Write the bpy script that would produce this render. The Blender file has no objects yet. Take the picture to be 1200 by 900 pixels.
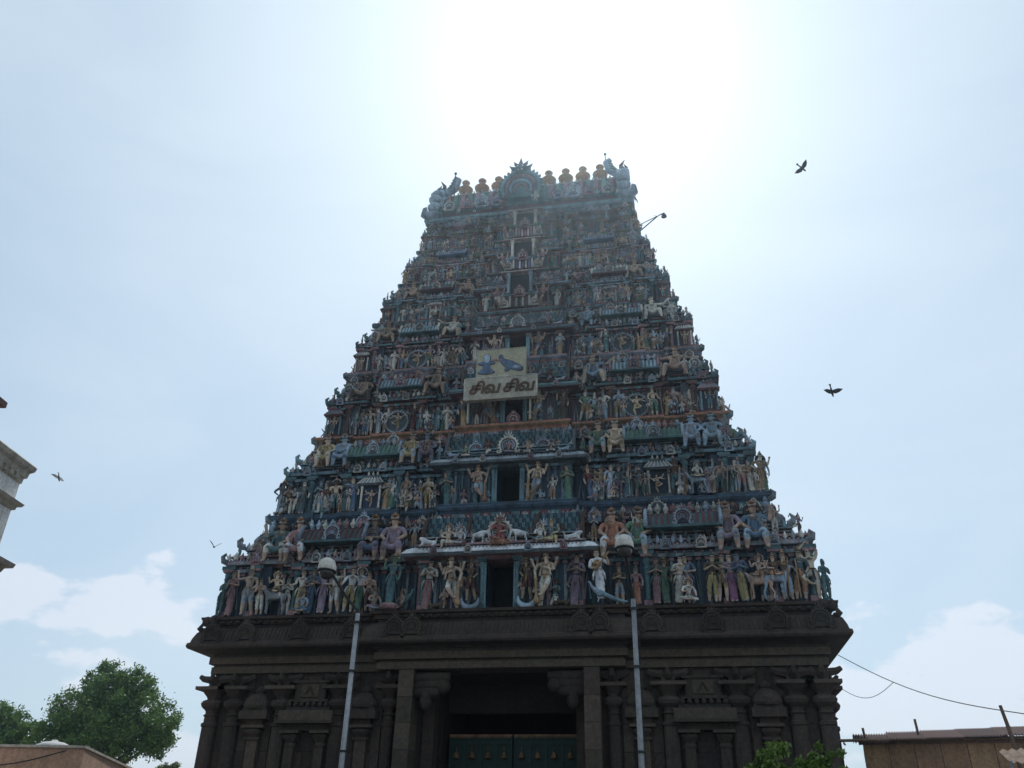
import bpy, bmesh, math, random
import numpy as np
from mathutils import Vector, Matrix
R = math.radians
sc = bpy.context.scene
col = sc.collection
random.seed(7)
rnd = random.Random(11)

# ------------------------------------------------------------------ camera
yaw, pit, roll = -0.19867, 0.50687, 0.02242
f = Vector((math.sin(yaw)*math.cos(pit), math.cos(yaw)*math.cos(pit), math.sin(pit)))
r0 = Vector((math.cos(yaw), -math.sin(yaw), 0)); u0 = r0.cross(f)
rr = r0*math.cos(roll)+u0*math.sin(roll); uu = -r0*math.sin(roll)+u0*math.cos(roll)
cam = bpy.data.objects.new('camera', bpy.data.cameras.new('camera'))
col.objects.link(cam)
cam.matrix_world = Matrix(((rr.x, uu.x, -f.x, 6.664), (rr.y, uu.y, -f.y, -31.0), (rr.z, uu.z, -f.z, 1.6), (0, 0, 0, 1)))
cam.data.sensor_width = 36
cam.data.lens = 36*971/1200
cam.data.clip_start = 0.1
cam.data.clip_end = 6000
sc.camera = cam

# ------------------------------------------------------------------ sky and sun
SUN_EL, SUN_AZ = R(50.8), R(-4.8)                  # azimuth from +Y towards +X
sdir = Vector((math.sin(SUN_AZ)*math.cos(SUN_EL), math.cos(SUN_AZ)*math.cos(SUN_EL), math.sin(SUN_EL)))
SKY_STRENGTH = 0.10
GLOW = 1.0
w = bpy.data.worlds.new("World"); sc.world = w; w.use_nodes = True
nt = w.node_tree; N = nt.nodes; L = nt.links
bg = N['Background']; bg.inputs[1].default_value = SKY_STRENGTH
sky = N.new('ShaderNodeTexSky'); sky.sky_type = 'NISHITA'; sky.sun_disc = False
sky.sun_elevation = SUN_EL; sky.sun_rotation = SUN_AZ
sky.air_density = 1.0; sky.dust_density = 1.0; sky.ozone_density = 1.0
tc = N.new('ShaderNodeTexCoord')
def vmath(op, a, b=None):
    n = N.new('ShaderNodeVectorMath'); n.operation = op; L.new(a, n.inputs[0])
    if b is not None:
        if hasattr(b, 'links'): L.new(b, n.inputs[1])
        else: n.inputs[1].default_value = b
    return n
def smath(op, a, b=None, clamp=False):
    n = N.new('ShaderNodeMath'); n.operation = op; n.use_clamp = clamp
    for i, v in enumerate((a, b)):
        if v is None: continue
        if hasattr(v, 'links'): L.new(v, n.inputs[i])
        else: n.inputs[i].default_value = v
    return n.outputs[0]
dirn = vmath('NORMALIZE', tc.outputs['Generated']).outputs[0]
dt = smath('MAXIMUM', vmath('DOT_PRODUCT', dirn, tuple(sdir)).outputs['Value'], 0.0)
# hazy air: forward scattering aureole round the sun, falling off smoothly
g1 = smath('MULTIPLY', smath('POWER', dt, 4.0), 1.9*GLOW)
g2 = smath('MULTIPLY', smath('POWER', dt, 36.0), .35*GLOW)
g = smath('ADD', g1, g2)
glowc = N.new('ShaderNodeCombineColor')
for i, m in enumerate((0.88, 1.0, 1.0)): L.new(smath('MULTIPLY', g, m), glowc.inputs[i])
# pale haze mixed over the blue
hz = N.new('ShaderNodeMix'); hz.data_type = 'RGBA'; hz.inputs[0].default_value = 0.60
L.new(sky.outputs[0], hz.inputs[6]); hz.inputs[7].default_value = (5.6, 7.2, 8.5, 1)
# clouds low in the sky
sep = N.new('ShaderNodeSeparateXYZ'); L.new(dirn, sep.inputs[0])
el = sep.outputs[2]
nz = N.new('ShaderNodeTexNoise'); nz.inputs['Scale'].default_value = 4.6; nz.inputs['Detail'].default_value = 9; nz.inputs['Roughness'].default_value = .56
sc3 = vmath('MULTIPLY', dirn, (1.0, 1.0, 1.9)).outputs[0]
off3 = vmath('ADD', sc3, (2.4, 3.9, 7.1)).outputs[0]
L.new(off3, nz.inputs['Vector'])
low = N.new('ShaderNodeMapRange'); low.interpolation_type = 'SMOOTHSTEP'
L.new(el, low.inputs[0]); low.inputs[1].default_value = 0.38; low.inputs[2].default_value = 0.16; low.inputs[3].default_value = 0; low.inputs[4].default_value = 1
cl = N.new('ShaderNodeMapRange'); cl.interpolation_type = 'SMOOTHSTEP'
thr = smath('SUBTRACT', nz.outputs[0], smath('MULTIPLY', smath('SUBTRACT', 1.0, low.outputs[0]), 0.26))
L.new(thr, cl.inputs[0]); cl.inputs[1].default_value = 0.472; cl.inputs[2].default_value = 0.522; cl.inputs[3].default_value = 0; cl.inputs[4].default_value = .52
cm = N.new('ShaderNodeMix'); cm.data_type = 'RGBA'
nz2 = N.new('ShaderNodeTexNoise'); nz2.inputs['Scale'].default_value = 2.2; nz2.inputs['Detail'].default_value = 7; nz2.inputs['Distortion'].default_value = .6
L.new(vmath('MULTIPLY', dirn, (.8, 1.0, 2.2)).outputs[0], nz2.inputs['Vector'])
veil = N.new('ShaderNodeMapRange'); L.new(nz2.outputs[0], veil.inputs[0]); veil.inputs[1].default_value = .40; veil.inputs[2].default_value = .72; veil.inputs[3].default_value = 0; veil.inputs[4].default_value = .42
vm_ = N.new('ShaderNodeMix'); vm_.data_type = 'RGBA'; L.new(veil.outputs[0], vm_.inputs[0]); L.new(hz.outputs[2], vm_.inputs[6]); vm_.inputs[7].default_value = (7.2, 8.2, 9.0, 1)
nz3 = N.new('ShaderNodeTexNoise'); nz3.inputs['Scale'].default_value = 8.0; nz3.inputs['Detail'].default_value = 8; nz3.inputs['Roughness'].default_value = .6
L.new(vmath('ADD', vmath('MULTIPLY', dirn, (1.0, 1.0, 1.5)).outputs[0], (1.7, 4.2, 3.1)).outputs[0], nz3.inputs['Vector'])
wsp = N.new('ShaderNodeMapRange'); wsp.interpolation_type = 'SMOOTHSTEP'; L.new(nz3.outputs[0], wsp.inputs[0]); wsp.inputs[1].default_value = .62; wsp.inputs[2].default_value = .76; wsp.inputs[3].default_value = 0; wsp.inputs[4].default_value = .5
midb = smath('MULTIPLY', wsp.outputs[0], smath('SUBTRACT', 1.0, smath('MULTIPLY', smath('ABSOLUTE', smath('SUBTRACT', el, .38)), 5.0), True), True)
L.new(smath('MAXIMUM', cl.outputs[0], midb), cm.inputs[0]); L.new(vm_.outputs[2], cm.inputs[6]); cm.inputs[7].default_value = (8.9, 8.9, 9.6, 1)
addg = N.new('ShaderNodeMix'); addg.data_type = 'RGBA'; addg.blend_type = 'ADD'; addg.inputs[0].default_value = 1
L.new(cm.outputs[2], addg.inputs[6]); L.new(glowc.outputs[0], addg.inputs[7])
L.new(addg.outputs[2], bg.inputs[0])

sd = bpy.data.lights.new('sun', 'SUN'); sd.energy = 3.0; sd.angle = R(0.5); sd.color = (1, .985, .96)
sun = bpy.data.objects.new('sun', sd); col.objects.link(sun)
sun.rotation_euler = (-sdir).to_track_quat('-Z', 'Y').to_euler()
sc.view_settings.view_transform = 'Standard'; sc.view_settings.look = 'None'
sc.view_settings.exposure = 0.0; sc.view_settings.gamma = 1
sc.render.engine = 'CYCLES'
sc.cycles.max_bounces = 5; sc.cycles.diffuse_bounces = 3; sc.cycles.glossy_bounces = 2

# ------------------------------------------------------------------ materials
MAT = {}
def paint(name, c, rough=.75, grime=.55, bump=.35, stain=None, scale=1.0, metal=0):
    m = bpy.data.materials.new(name); m.use_nodes = True
    n = m.node_tree.nodes; l = m.node_tree.links; b = n['Principled BSDF']
    b.inputs['Roughness'].default_value = rough; b.inputs['Metallic'].default_value = metal
    b.inputs['Specular IOR Level'].default_value = .3
    geo = n.new('ShaderNodeNewGeometry')
    mp = n.new('ShaderNodeMapping'); mp.inputs['Scale'].default_value = (1.6*scale, 1.6*scale, .5*scale)
    l.new(geo.outputs['Position'], mp.inputs[0])
    n1 = n.new('ShaderNodeTexNoise'); n1.inputs['Scale'].default_value = 1.3; n1.inputs['Detail'].default_value = 7; n1.inputs['Roughness'].default_value = .65
    l.new(mp.outputs[0], n1.inputs['Vector'])
    n2 = n.new('ShaderNodeTexNoise'); n2.inputs['Scale'].default_value = 9*scale; n2.inputs['Detail'].default_value = 5; n2.inputs['Roughness'].default_value = .7
    l.new(geo.outputs['Position'], n2.inputs['Vector'])
    r1 = n.new('ShaderNodeMapRange'); l.new(n1.outputs[0], r1.inputs[0])
    r1.inputs[1].default_value = .42; r1.inputs[2].default_value = .66; r1.inputs[3].default_value = 0; r1.inputs[4].default_value = grime
    mx = n.new('ShaderNodeMix'); mx.data_type = 'RGBA'; l.new(r1.outputs[0], mx.inputs[0])
    mx.inputs[6].default_value = (*c, 1)
    s = stain or tuple(.28*x+.022 for x in c)
    mx.inputs[7].default_value = (*s, 1)
    r2 = n.new('ShaderNodeMapRange'); l.new(n2.outputs[0], r2.inputs[0])
    r2.inputs[1].default_value = .35; r2.inputs[2].default_value = .7; r2.inputs[3].default_value = .72; r2.inputs[4].default_value = 1.22
    ml = n.new('ShaderNodeMix'); ml.data_type = 'RGBA'; ml.blend_type = 'MULTIPLY'; ml.inputs[0].default_value = 1
    l.new(mx.outputs[2], ml.inputs[6]); l.new(r2.outputs[0], ml.inputs[7])
    oi = n.new('ShaderNodeObjectInfo'); hv = n.new('ShaderNodeHueSaturation')
    rh = n.new('ShaderNodeMapRange'); l.new(oi.outputs['Random'], rh.inputs[0]); rh.inputs[3].default_value = .485; rh.inputs[4].default_value = .515
    wn = n.new('ShaderNodeTexWhiteNoise'); wn.noise_dimensions = '1D'; l.new(oi.outputs['Random'], wn.inputs['W'])
    rv = n.new('ShaderNodeMapRange'); l.new(wn.outputs['Value'], rv.inputs[0]); rv.inputs[3].default_value = .72; rv.inputs[4].default_value = 1.2
    l.new(rh.outputs[0], hv.inputs['Hue']); l.new(rv.outputs[0], hv.inputs['Value']); l.new(ml.outputs[2], hv.inputs['Color'])
    l.new(hv.outputs[0], b.inputs['Base Color'])
    bp = n.new('ShaderNodeBump'); bp.inputs['Strength'].default_value = bump; bp.inputs['Distance'].default_value = .03
    l.new(n2.outputs[0], bp.inputs['Height']); l.new(bp.outputs[0], b.inputs['Normal'])
    MAT[name] = m
    return m
P = dict(
 teal=(.085,.21,.22), deep_blue=(.05,.10,.17), blue=(.12,.22,.36), pale_blue=(.34,.45,.54), sky_teal=(.18,.36,.40),
 pink=(.46,.22,.22), maroon=(.20,.055,.06), ochre=(.42,.25,.09), cream=(.55,.50,.40), tan=(.44,.28,.17), skin=(.52,.36,.23),
 brown=(.17,.09,.055), green=(.11,.25,.15), lilac=(.40,.27,.36), orange=(.50,.20,.08), yellow=(.55,.40,.12), white=(.66,.66,.64),
 grey=(.28,.31,.33), hair=(.028,.022,.02), gold=(.40,.20,.06), red=(.38,.07,.06), blue_skin=(.24,.36,.44), magenta=(.42,.13,.28),
 slate=(.13,.17,.19), olive=(.2,.21,.10))
for k, c in P.items():
    g_ = .3*c[0]+.59*c[1]+.11*c[2]
    gain = {'skin':1.12,'cream':1.10,'tan':1.05,'white':1.05,'pale_blue':.92,'pink':.78,'lilac':.72,'magenta':.7,'yellow':.8,'deep_blue':.62,'slate':.66,'brown':.7,'maroon':.8,'teal':.80,'sky_teal':.82,'blue':.75}.get(k, .9)
    paint(k, tuple(gain*(x*.74+g_*.26)*t for x, t in zip(c, (.95,1.0,1.06))), grime=.9)
paint('stone', (.070,.054,.043), .9, .75, .9, stain=(.04,.034,.030), scale=.8)
paint('stone_light', (.098,.075,.058), .9, .6, .9, stain=(.07,.058,.048), scale=.8)
paint('stone_dark', (.06,.052,.046), .9, .6, .8, scale=.8)
paint('brass', (.40,.22,.10), .5, .35, .15, metal=.35)
paint('board_cream', (.42,.40,.33), .8, .35, .2)
paint('board_yellow', (.36,.35,.25), .8, .35, .2)
paint('lettering', (.10,.055,.035), .8, .2, .1)
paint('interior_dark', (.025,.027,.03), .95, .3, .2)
paint('galvanised', (.33,.34,.35), .55, .35, .1, metal=.2)
paint('lamp_shell', (.58,.55,.49), .45, .25, .05)
paint('black_metal', (.03,.03,.032), .6, .3, .1)
paint('feather', (.035,.037,.04), .7, .3, .1)
paint('feather_grey', (.12,.13,.14), .7, .3, .1)
paint('plaster_white', (.70,.70,.68), .85, .35, .3, stain=(.26,.25,.23))
paint('plaster_trim', (.42,.38,.32), .85, .6, .3, stain=(.16,.13,.10))
paint('terracotta_plaster', (.46,.27,.19), .85, .45, .3, stain=(.22,.14,.11))
paint('bark', (.13,.095,.065), .95, .5, .9)
paint('rust_sheet', (.095,.045,.042), .8, .5, .3)
paint('tan_panel', (.33,.19,.11), .85, .45, .3)
paint('wood', (.20,.13,.09), .85, .5, .5)
paint('asphalt', (.16,.15,.14), .95, .4, .5, scale=.5)
paint('ground_soil', (.24,.20,.155), .95, .4, .4, scale=.2)
def glassy(name, c, rough):
    m = bpy.data.materials.new(name); m.use_nodes = True; b = m.node_tree.nodes['Principled BSDF']
    b.inputs['Base Color'].default_value = (*c, 1); b.inputs['Roughness'].default_value = rough
    MAT[name] = m
paint('gate_green', (.016,.046,.036), .6, .5, .3); paint('gate_teal', (.02,.055,.050), .6, .5, .3)
glassy('lamp_glass', (.055,.052,.048), .25)
def leafmat(name, c):
    m = bpy.data.materials.new(name); m.use_nodes = True; n = m.node_tree.nodes; l = m.node_tree.links
    b = n['Principled BSDF']; out = n['Material Output']
    geo = n.new('ShaderNodeNewGeometry'); nn = n.new('ShaderNodeTexNoise'); nn.inputs['Scale'].default_value = .9; nn.inputs['Detail'].default_value = 4
    l.new(geo.outputs['Position'], nn.inputs['Vector'])
    ri = n.new('ShaderNodeMath'); ri.operation = 'MULTIPLY_ADD'; l.new(geo.outputs['Random Per Island'], ri.inputs[0]); ri.inputs[1].default_value = .5; l.new(nn.outputs[0], ri.inputs[2])
    mx = n.new('ShaderNodeMix'); mx.data_type = 'RGBA'; l.new(ri.outputs[0], mx.inputs[0])
    mx.inputs[6].default_value = (c[0]*.55, c[1]*.6, c[2]*.6, 1); mx.inputs[7].default_value = (c[0]*1.5, c[1]*1.35, c[2]*1.2, 1)
    l.new(mx.outputs[2], b.inputs['Base Color']); b.inputs['Roughness'].default_value = .55
    t = n.new('ShaderNodeBsdfTranslucent'); l.new(mx.outputs[2], t.inputs[0])
    ms = n.new('ShaderNodeMixShader'); ms.inputs[0].default_value = .22
    l.new(b.outputs[0], ms.inputs[1]); l.new(t.outputs[0], ms.inputs[2]); l.new(ms.outputs[0], out.inputs[0])
    MAT[name] = m
leafmat('leaf', (.075,.15,.024)); leafmat('leaf_bright', (.11,.19,.035)); leafmat('leaf_pale', (.12,.16,.05))

# ------------------------------------------------------------------ object helpers
def tag(o, label=None, cat=None, group=None, kind=None):
    if label: o['label'] = label
    if cat: o['category'] = cat
    if group: o['group'] = group
    if kind: o['kind'] = kind
    return o
def empty(name, loc=(0,0,0), parent=None):
    o = bpy.data.objects.new(name, None); col.objects.link(o); o.location = loc; o.parent = parent
    o.empty_display_size = .2
    return o
class MB:
    """collects shapes and links them as ONE mesh object"""
    def __init__(s): s.v = []; s.f = []; s.m = []; s.mats = []
    def mi(s, m):
        if m not in s.mats: s.mats.append(m)
        return s.mats.index(m)
    def add(s, vs, fs, m):
        o = len(s.v); s.v += [tuple(v) for v in vs]; k = s.mi(m)
        s.f += [tuple(i+o for i in fc) for fc in fs]; s.m += [k]*len(fs)
    def box(s, x0, x1, y0, y1, z0, z1, m, c=0.0):
        if x0 > x1: x0, x1 = x1, x0
        v = [(x0,y0,z0),(x1,y0,z0),(x1,y1,z0),(x0,y1,z0),(x0,y0,z1),(x1,y0,z1),(x1,y1,z1),(x0,y1,z1)]
        s.add(v, [(0,3,2,1),(4,5,6,7),(0,1,5,4),(1,2,6,5),(2,3,7,6),(3,0,4,7)], m)
    def bar(s, a, b, r, m, n=6, r2=None):
        s.tube([a, b], [r, r if r2 is None else r2], m, n)
    def tube(s, pts, rs, m, n=6, cap=True):
        pts = [Vector(p) for p in pts]
        if not hasattr(rs, '__len__'): rs = [rs]*len(pts)
        vs = []; fs = []
        up = Vector((0,0,1)); prev = None
        for i, p in enumerate(pts):
            d = (pts[min(i+1, len(pts)-1)] - pts[max(i-1, 0)])
            if d.length < 1e-9: d = Vector((0,0,1))
            d.normalize()
            if prev is None:
                a = d.cross(Vector((0,0,1)) if abs(d.z) < .9 else Vector((1,0,0))).normalized()
            else:
                a = (prev - d*prev.dot(d)); a = a.normalized() if a.length > 1e-6 else d.orthogonal().normalized()
            prev = a; b = d.cross(a)
            for k in range(n):
                t = 2*math.pi*k/n
                vs.append(p + (a*math.cos(t) + b*math.sin(t))*rs[i])
        for i in range(len(pts)-1):
            for k in range(n):
                k2 = (k+1) % n
                fs.append((i*n+k, i*n+k2, (i+1)*n+k2, (i+1)*n+k))
        if cap:
            fs.append(tuple(reversed(range(n)))); fs.append(tuple(range((len(pts)-1)*n, len(pts)*n)))
        s.add(vs, fs, m)
    def lathe(s, c, prof, m, n=12, sx=1, sy=1, rib=0, sq=0):
        vs = []; fs = []
        for (r, z) in prof:
            for k in range(n):
                t = 2*math.pi*(k+.5)/n
                q = r*(1 + (rib if k % 2 else 0))
                if sq:
                    mm = max(abs(math.cos(t)), abs(math.sin(t))); q = q*((1-sq)+sq/mm)
                vs.append((c[0]+q*math.cos(t)*sx, c[1]+q*math.sin(t)*sy, c[2]+z))
        for i in range(len(prof)-1):
            for k in range(n):
                k2 = (k+1) % n
                fs.append((i*n+k, i*n+k2, (i+1)*n+k2, (i+1)*n+k))
        fs.append(tuple(reversed(range(n)))); fs.append(tuple(range((len(prof)-1)*n, len(prof)*n)))
        s.add(vs, fs, m)
    def ball(s, c, r, m, n=8, k=5, sx=1, sy=1, sz=1):
        prof = [(max(.02, math.sin(math.pi*i/k))*r, -math.cos(math.pi*i/k)*r*sz) for i in range(k+1)]
        s.lathe(c, prof, m, n, sx, sy)
    def sweep(s, outline, prof, m, cap0=True, cap1=True, mats=None):
        """outline: ccw rectilinear polygon; prof: (offset outward, z), bottom to top"""
        n = len(outline); vs = []
        nrm = []
        for i in range(n):
            a = outline[i]; b = outline[(i+1) % n]
            dx, dy = b[0]-a[0], b[1]-a[1]; l = math.hypot(dx, dy)
            nrm.append((dy/l, -dx/l))
        for (o, z) in prof:
            for i in range(n):
                p = nrm[i-1]; q = nrm[i]
                if abs(p[0]*q[1]-p[1]*q[0]) < .01: ox, oy = q
                else: ox, oy = p[0]+q[0], p[1]+q[1]
                vs.append((outline[i][0]+ox*o, outline[i][1]+oy*o, z))
        for j in range(len(prof)-1):
            fs = [(j*n+i, j*n+(i+1) % n, (j+1)*n+(i+1) % n, (j+1)*n+i) for i in range(n)]
            if j == 0: base = len(s.v); s.add(vs, [], m)
            k = s.mi(mats[j] if mats else m)
            s.f += [tuple(t+base for t in fc) for fc in fs]; s.m += [k]*n
        k = s.mi(m)
        if cap0: s.f.append(tuple(base+i for i in reversed(range(n)))); s.m.append(k)
        if cap1: s.f.append(tuple(base+(len(prof)-1)*n+i for i in range(n))); s.m.append(s.mi(mats[-1] if mats else m))
    def mesh(s, me, M, mats):
        """merge another mesh"""
        o = len(s.v); s.v += [tuple(M @ v.co) for v in me.vertices]
        ks = [s.mi(x) for x in mats]
        for p in me.polygons:
            s.f.append(tuple(i+o for i in p.vertices)); s.m.append(ks[min(p.material_index, len(ks)-1)])
    def me(s, name, smooth=False, mats=True):
        me = bpy.data.meshes.new(name); me.from_pydata(s.v, [], s.f)
        for m in s.mats: me.materials.append(MAT.get(m))
        me.polygons.foreach_set('material_index', s.m)
        if smooth: me.polygons.foreach_set('use_smooth', [True]*len(s.f))
        me.update()
        return me
    def build(s, name, parent=None, loc=(0,0,0), smooth=False):
        me = s.me(name, smooth)
        return link(name, me, parent, loc)
def link(name, me, parent=None, loc=(0,0,0), rot=None, scale=None):
    o = bpy.data.objects.new(name, me); col.objects.link(o); o.location = loc; o.parent = parent
    if rot: o.rotation_euler = rot
    if scale is not None: o.scale = (scale,)*3 if not hasattr(scale, '__len__') else scale
    return o
def setmats(o, mats):
    for i, m in enumerate(mats):
        if i < len(o.material_slots):
            o.material_slots[i].link = 'OBJECT'; o.material_slots[i].material = MAT[m]

# ------------------------------------------------------------------ statues: one continuous skinned body per pose
SK = {}; META = {}
def arm(sd, el, wr, big=False, tagn='a'):
    return (sd, el, wr)
def figure(name, h=.52, bulk=1.0, arms=None, legs=None, robe=None, crown='tall', lean=0, big=False, headturn=0, hair=False, extra=None, feet=True):
    """h: hip height. arms: list of (side, elbow, wrist, prop). legs: list of (side, knee, ankle, toe). robe: list of (x,y,z,r)"""
    V = []; E = []; Rr = []
    def p(x, y, z, r): V.append((x, y, z)); Rr.append(r*bulk if r > .0121 else r); return len(V)-1
    def e(a, b, lab): E.append((a, b, lab))
    lx = lambda t: lean*t
    pel = p(0, 0, h, .066); sp = p(lx(.3), 0, h+.10, .053); ch = p(lx(.7), -.005, h+.205, .070)
    nk = p(lx(1), 0, h+.285, .029); h0 = p(lx(1), -.006, h+.325, .040); h1 = p(lx(1)+headturn*.01, -.012, h+.38, .050); h2 = p(lx(1), -.002, h+.425, .038)
    e(pel, sp, 2); e(sp, ch, 2); e(ch, nk, 0); e(nk, h0, 0); e(h0, h1, 0); e(h1, h2, 4)
    if crown == 'tall':
        a = p(lx(1), 0, h+.475, .032); b = p(lx(1), 0, h+.53, .012); e(h2, a, 3); e(a, b, 3)
    elif crown == 'tiara':
        a = p(lx(1), -.006, h+.450, .030); b = p(lx(1), -.004, h+.490, .0122); e(h2, a, 3); e(a, b, 3)
    elif crown == 'round':
        a = p(lx(1), .01, h+.465, .03); e(h2, a, 3)
    elif crown == 'bun':
        a = p(lx(1), .05, h+.44, .03); e(h2, a, 4)
    if hair:
        a = p(lx(1)-.066, .024, h+.37, .040); b = p(lx(1)-.088, .02, h+.27, .036); e(h2, a, 4); e(a, b, 4)
        a = p(lx(1)+.066, .024, h+.37, .040); b = p(lx(1)+.088, .02, h+.27, .036); e(h2, a, 4); e(a, b, 4)
    sh = {}
    for sd in (-1, 1):
        sh[sd] = p(lx(.9)+sd*.098, 0, h+.252, .036); e(ch, sh[sd], 2)
    used = {-1: 0, 1: 0}
    for A in (arms or []):
        sd, el, wr = A[:3]
        s0 = sh[sd]
        a = p(el[0], el[1], el[2], .026); b = p(wr[0], wr[1], wr[2], .018)
        e(s0, a, 2); e(a, b, 0)
        d = Vector(wr)-Vector(el); d.normalize()
        if not big:
            c = p(*(Vector(wr)+d*.035), .020); e(b, c, 0)
        else:
            side = d.cross(Vector((0,1,0)))
            side = side.normalized() if side.length > .1 else Vector((1,0,0))
            pm = Vector(wr)+d*.03; c = p(*pm, .021); e(b, c, 0)
            for q in (-1.5, -.5, .5, 1.5):
                f1 = p(*(pm+d*.028+side*q*.011), .0065); f2 = p(*(pm+d*(.046-.004*abs(q))+side*q*.012+Vector((0,-.006,-.012))), .0055)
                e(c, f1, 0); e(f1, f2, 0)
            t1 = p(*(Vector(wr)+d*.02-side*.022), .008); t2 = p(*(Vector(wr)+d*.04-side*.03), .006); e(b, t1, 0); e(t1, t2, 0)
        if len(A) > 3:      # a prop held in the hand: staff, mace or lotus
            pr = A[3]; hand = Vector(wr)+d*.035
            if pr == 'staff':
                a1 = p(*(hand+Vector((0,-.03,.25))), .010); a2 = p(*(hand+Vector((0,-.03,.0))), .012); a3 = p(hand.x, hand.y-.03, .02, .010)
                e(c, a2, 3); e(a2, a1, 3); e(a2, a3, 3)
            elif pr == 'mace':
                a2 = p(*(hand+Vector((0,-.02,-.02))), .018); a3 = p(hand.x, hand.y-.02, .16, .02); a4 = p(hand.x, hand.y-.02, .09, .055); a5 = p(hand.x, hand.y-.02, .02, .03)
                e(c, a2, 3); e(a2, a3, 3); e(a3, a4, 3); e(a4, a5, 3)
            elif pr == 'lotus':
                a2 = p(*(hand+d*.03+Vector((0,0,.02))), .028); e(c, a2, 3)
    if legs:
        for (sd, kn, an, to) in legs:
            hp = p(sd*.046, -.005, h-.035, .052); a = p(*kn, .040); mid = p(*((Vector(kn)+Vector(an))/2), .036); b = p(*an, .023); c = p(*to, .018)
            e(pel, hp, 1); e(hp, a, 1); e(a, mid, 1 if robe != 'short' else 0); e(mid, b, 0); e(b, c, 0)
    if robe and robe != 'short':
        prev = pel
        for (x, y, z, r) in robe:
            q = p(x, y, z, r); e(prev, q, 1); prev = q
        if feet:
            x, y, z, r = robe[-1]
            for sd in (-1, 1):
                q = p(x+sd*.045, y-.075, .018, .022); e(prev, q, 0)
    if extra:
        for chain, lab, par in extra:
            prev = {'pel': pel, 'ch': ch, 'h1': h1}[par]
            for (x, y, z, r) in chain:
                q = p(x, y, z, r); e(prev, q, lab); prev = q
    SK[name] = (V, E, Rr, 2); META[name] = dict(h=h, lean=lean, big=big, bulk=bulk, robe=robe, hair=hair, crown=crown)
STL = (-.05,-.012,.27); STA = (-.052,.0,.055); STT = (-.058,-.06,.02)
def legs_std(dx=0): return [(-1,(-.052-dx,-.012,.27),(-.054-dx,0,.05),(-.06-dx,-.06,.02)),(1,(.052+dx,-.012,.27),(.054+dx,0,.05),(.06+dx,-.06,.02))]
ROBE = [(0,0,.38,.082),(0,0,.24,.072),(0,0,.10,.078),(0,0,.03,.088)]
A_DOWN = [(-1,(-.135,.0,.62),(-.125,-.03,.49)),(1,(.135,.0,.62),(.125,-.03,.49))]
figure('sari_fold', arms=[(-1,(-.14,-.01,.63),(-.03,-.09,.66)),(1,(.14,-.01,.63),(.03,-.09,.67))], robe=ROBE, crown='bun')
figure('sari_raise', arms=[(-1,(-.15,-.02,.66),(-.13,-.07,.80),'lotus'),(1,(.135,0,.62),(.12,-.03,.49))], robe=ROBE, lean=.02, crown='tall')
figure('sari_reach', arms=[(-1,(-.14,-.01,.64),(-.20,-.08,.60)),(1,(.14,0,.62),(.05,-.09,.60))], robe=ROBE, lean=-.015, crown='bun')
figure('sari_down', arms=A_DOWN, robe=ROBE, crown='round')
figure('man_pray', arms=[(-1,(-.13,-.03,.63),(-.012,-.10,.70)),(1,(.13,-.03,.63),(.012,-.10,.70))], legs=legs_std(), crown='round')
figure('man_club', arms=[(-1,(-.16,-.01,.64),(-.17,-.08,.56),'staff'),(1,(.14,0,.62),(.10,-.05,.52))], legs=legs_std(.01), crown='tall')
figure('man_fold', arms=[(-1,(-.13,-.02,.64),(.02,-.085,.66)),(1,(.13,-.02,.64),(-.02,-.09,.69))], legs=legs_std(.005), robe='short', crown='round')
figure('man_wave', arms=[(-1,(-.19,0,.74),(-.20,-.03,.90)),(1,(.15,-.01,.64),(.09,-.07,.55))], legs=[(-1,(-.055,-.03,.27),(-.075,.01,.05),(-.085,-.05,.02)),(1,(.07,-.03,.28),(.095,.02,.05),(.11,-.05,.02))], robe='short', lean=.03, crown='tall')
figure('yoga', arms=[(-1,(-.15,-.01,.92),(-.02,-.02,1.06)),(1,(.15,-.01,.92),(.02,-.02,1.06))], legs=[(-1,(-.05,-.01,.27),(-.03,0,.05),(-.03,-.06,.02)),(1,(.19,-.05,.42),(.05,-.04,.30),(-.01,-.06,.29))], robe='short', crown='round')
figure('guardian', bulk=1.12, arms=[(-1,(-.17,-.02,.66),(-.15,-.09,.52),'mace'),(1,(.16,-.02,.69),(.19,-.07,.79)),(-1,(-.17,.0,.70),(-.20,-.04,.80)),(1,(.14,-.04,.63),(.02,-.11,.66))],
       legs=[(-1,(-.06,-.03,.27),(-.10,.02,.05),(-.13,-.04,.02)),(1,(.03,-.14,.36),(-.06,-.11,.20),(-.11,-.15,.18))], robe='short', lean=.02, crown='tall', big=True, hair=True)
figure('dancer', arms=[(-1,(-.19,-.02,.70),(-.28,-.05,.80)),(1,(.19,-.02,.70),(.28,-.05,.66)),(-1,(-.17,-.05,.62),(-.05,-.10,.60)),(1,(.2,-.02,.78),(.26,-.04,.90))],
       legs=[(-1,(-.10,-.05,.27),(-.04,.0,.06),(-.06,-.06,.03)),(1,(.16,-.09,.42),(.0,-.13,.30),(-.06,-.15,.33))], robe='short', lean=-.02, crown='round', hair=True)
figure('musician', arms=[(-1,(-.15,-.03,.62),(-.08,-.11,.58)),(1,(.17,-.02,.66),(.14,-.10,.78))], robe=ROBE, crown='tall', lean=-.02,
       extra=[([(-.06,-.10,.56,.05),(.0,-.12,.64,.016),(.14,-.13,.82,.014),(.19,-.13,.88,.03)],3,'ch')])
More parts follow.
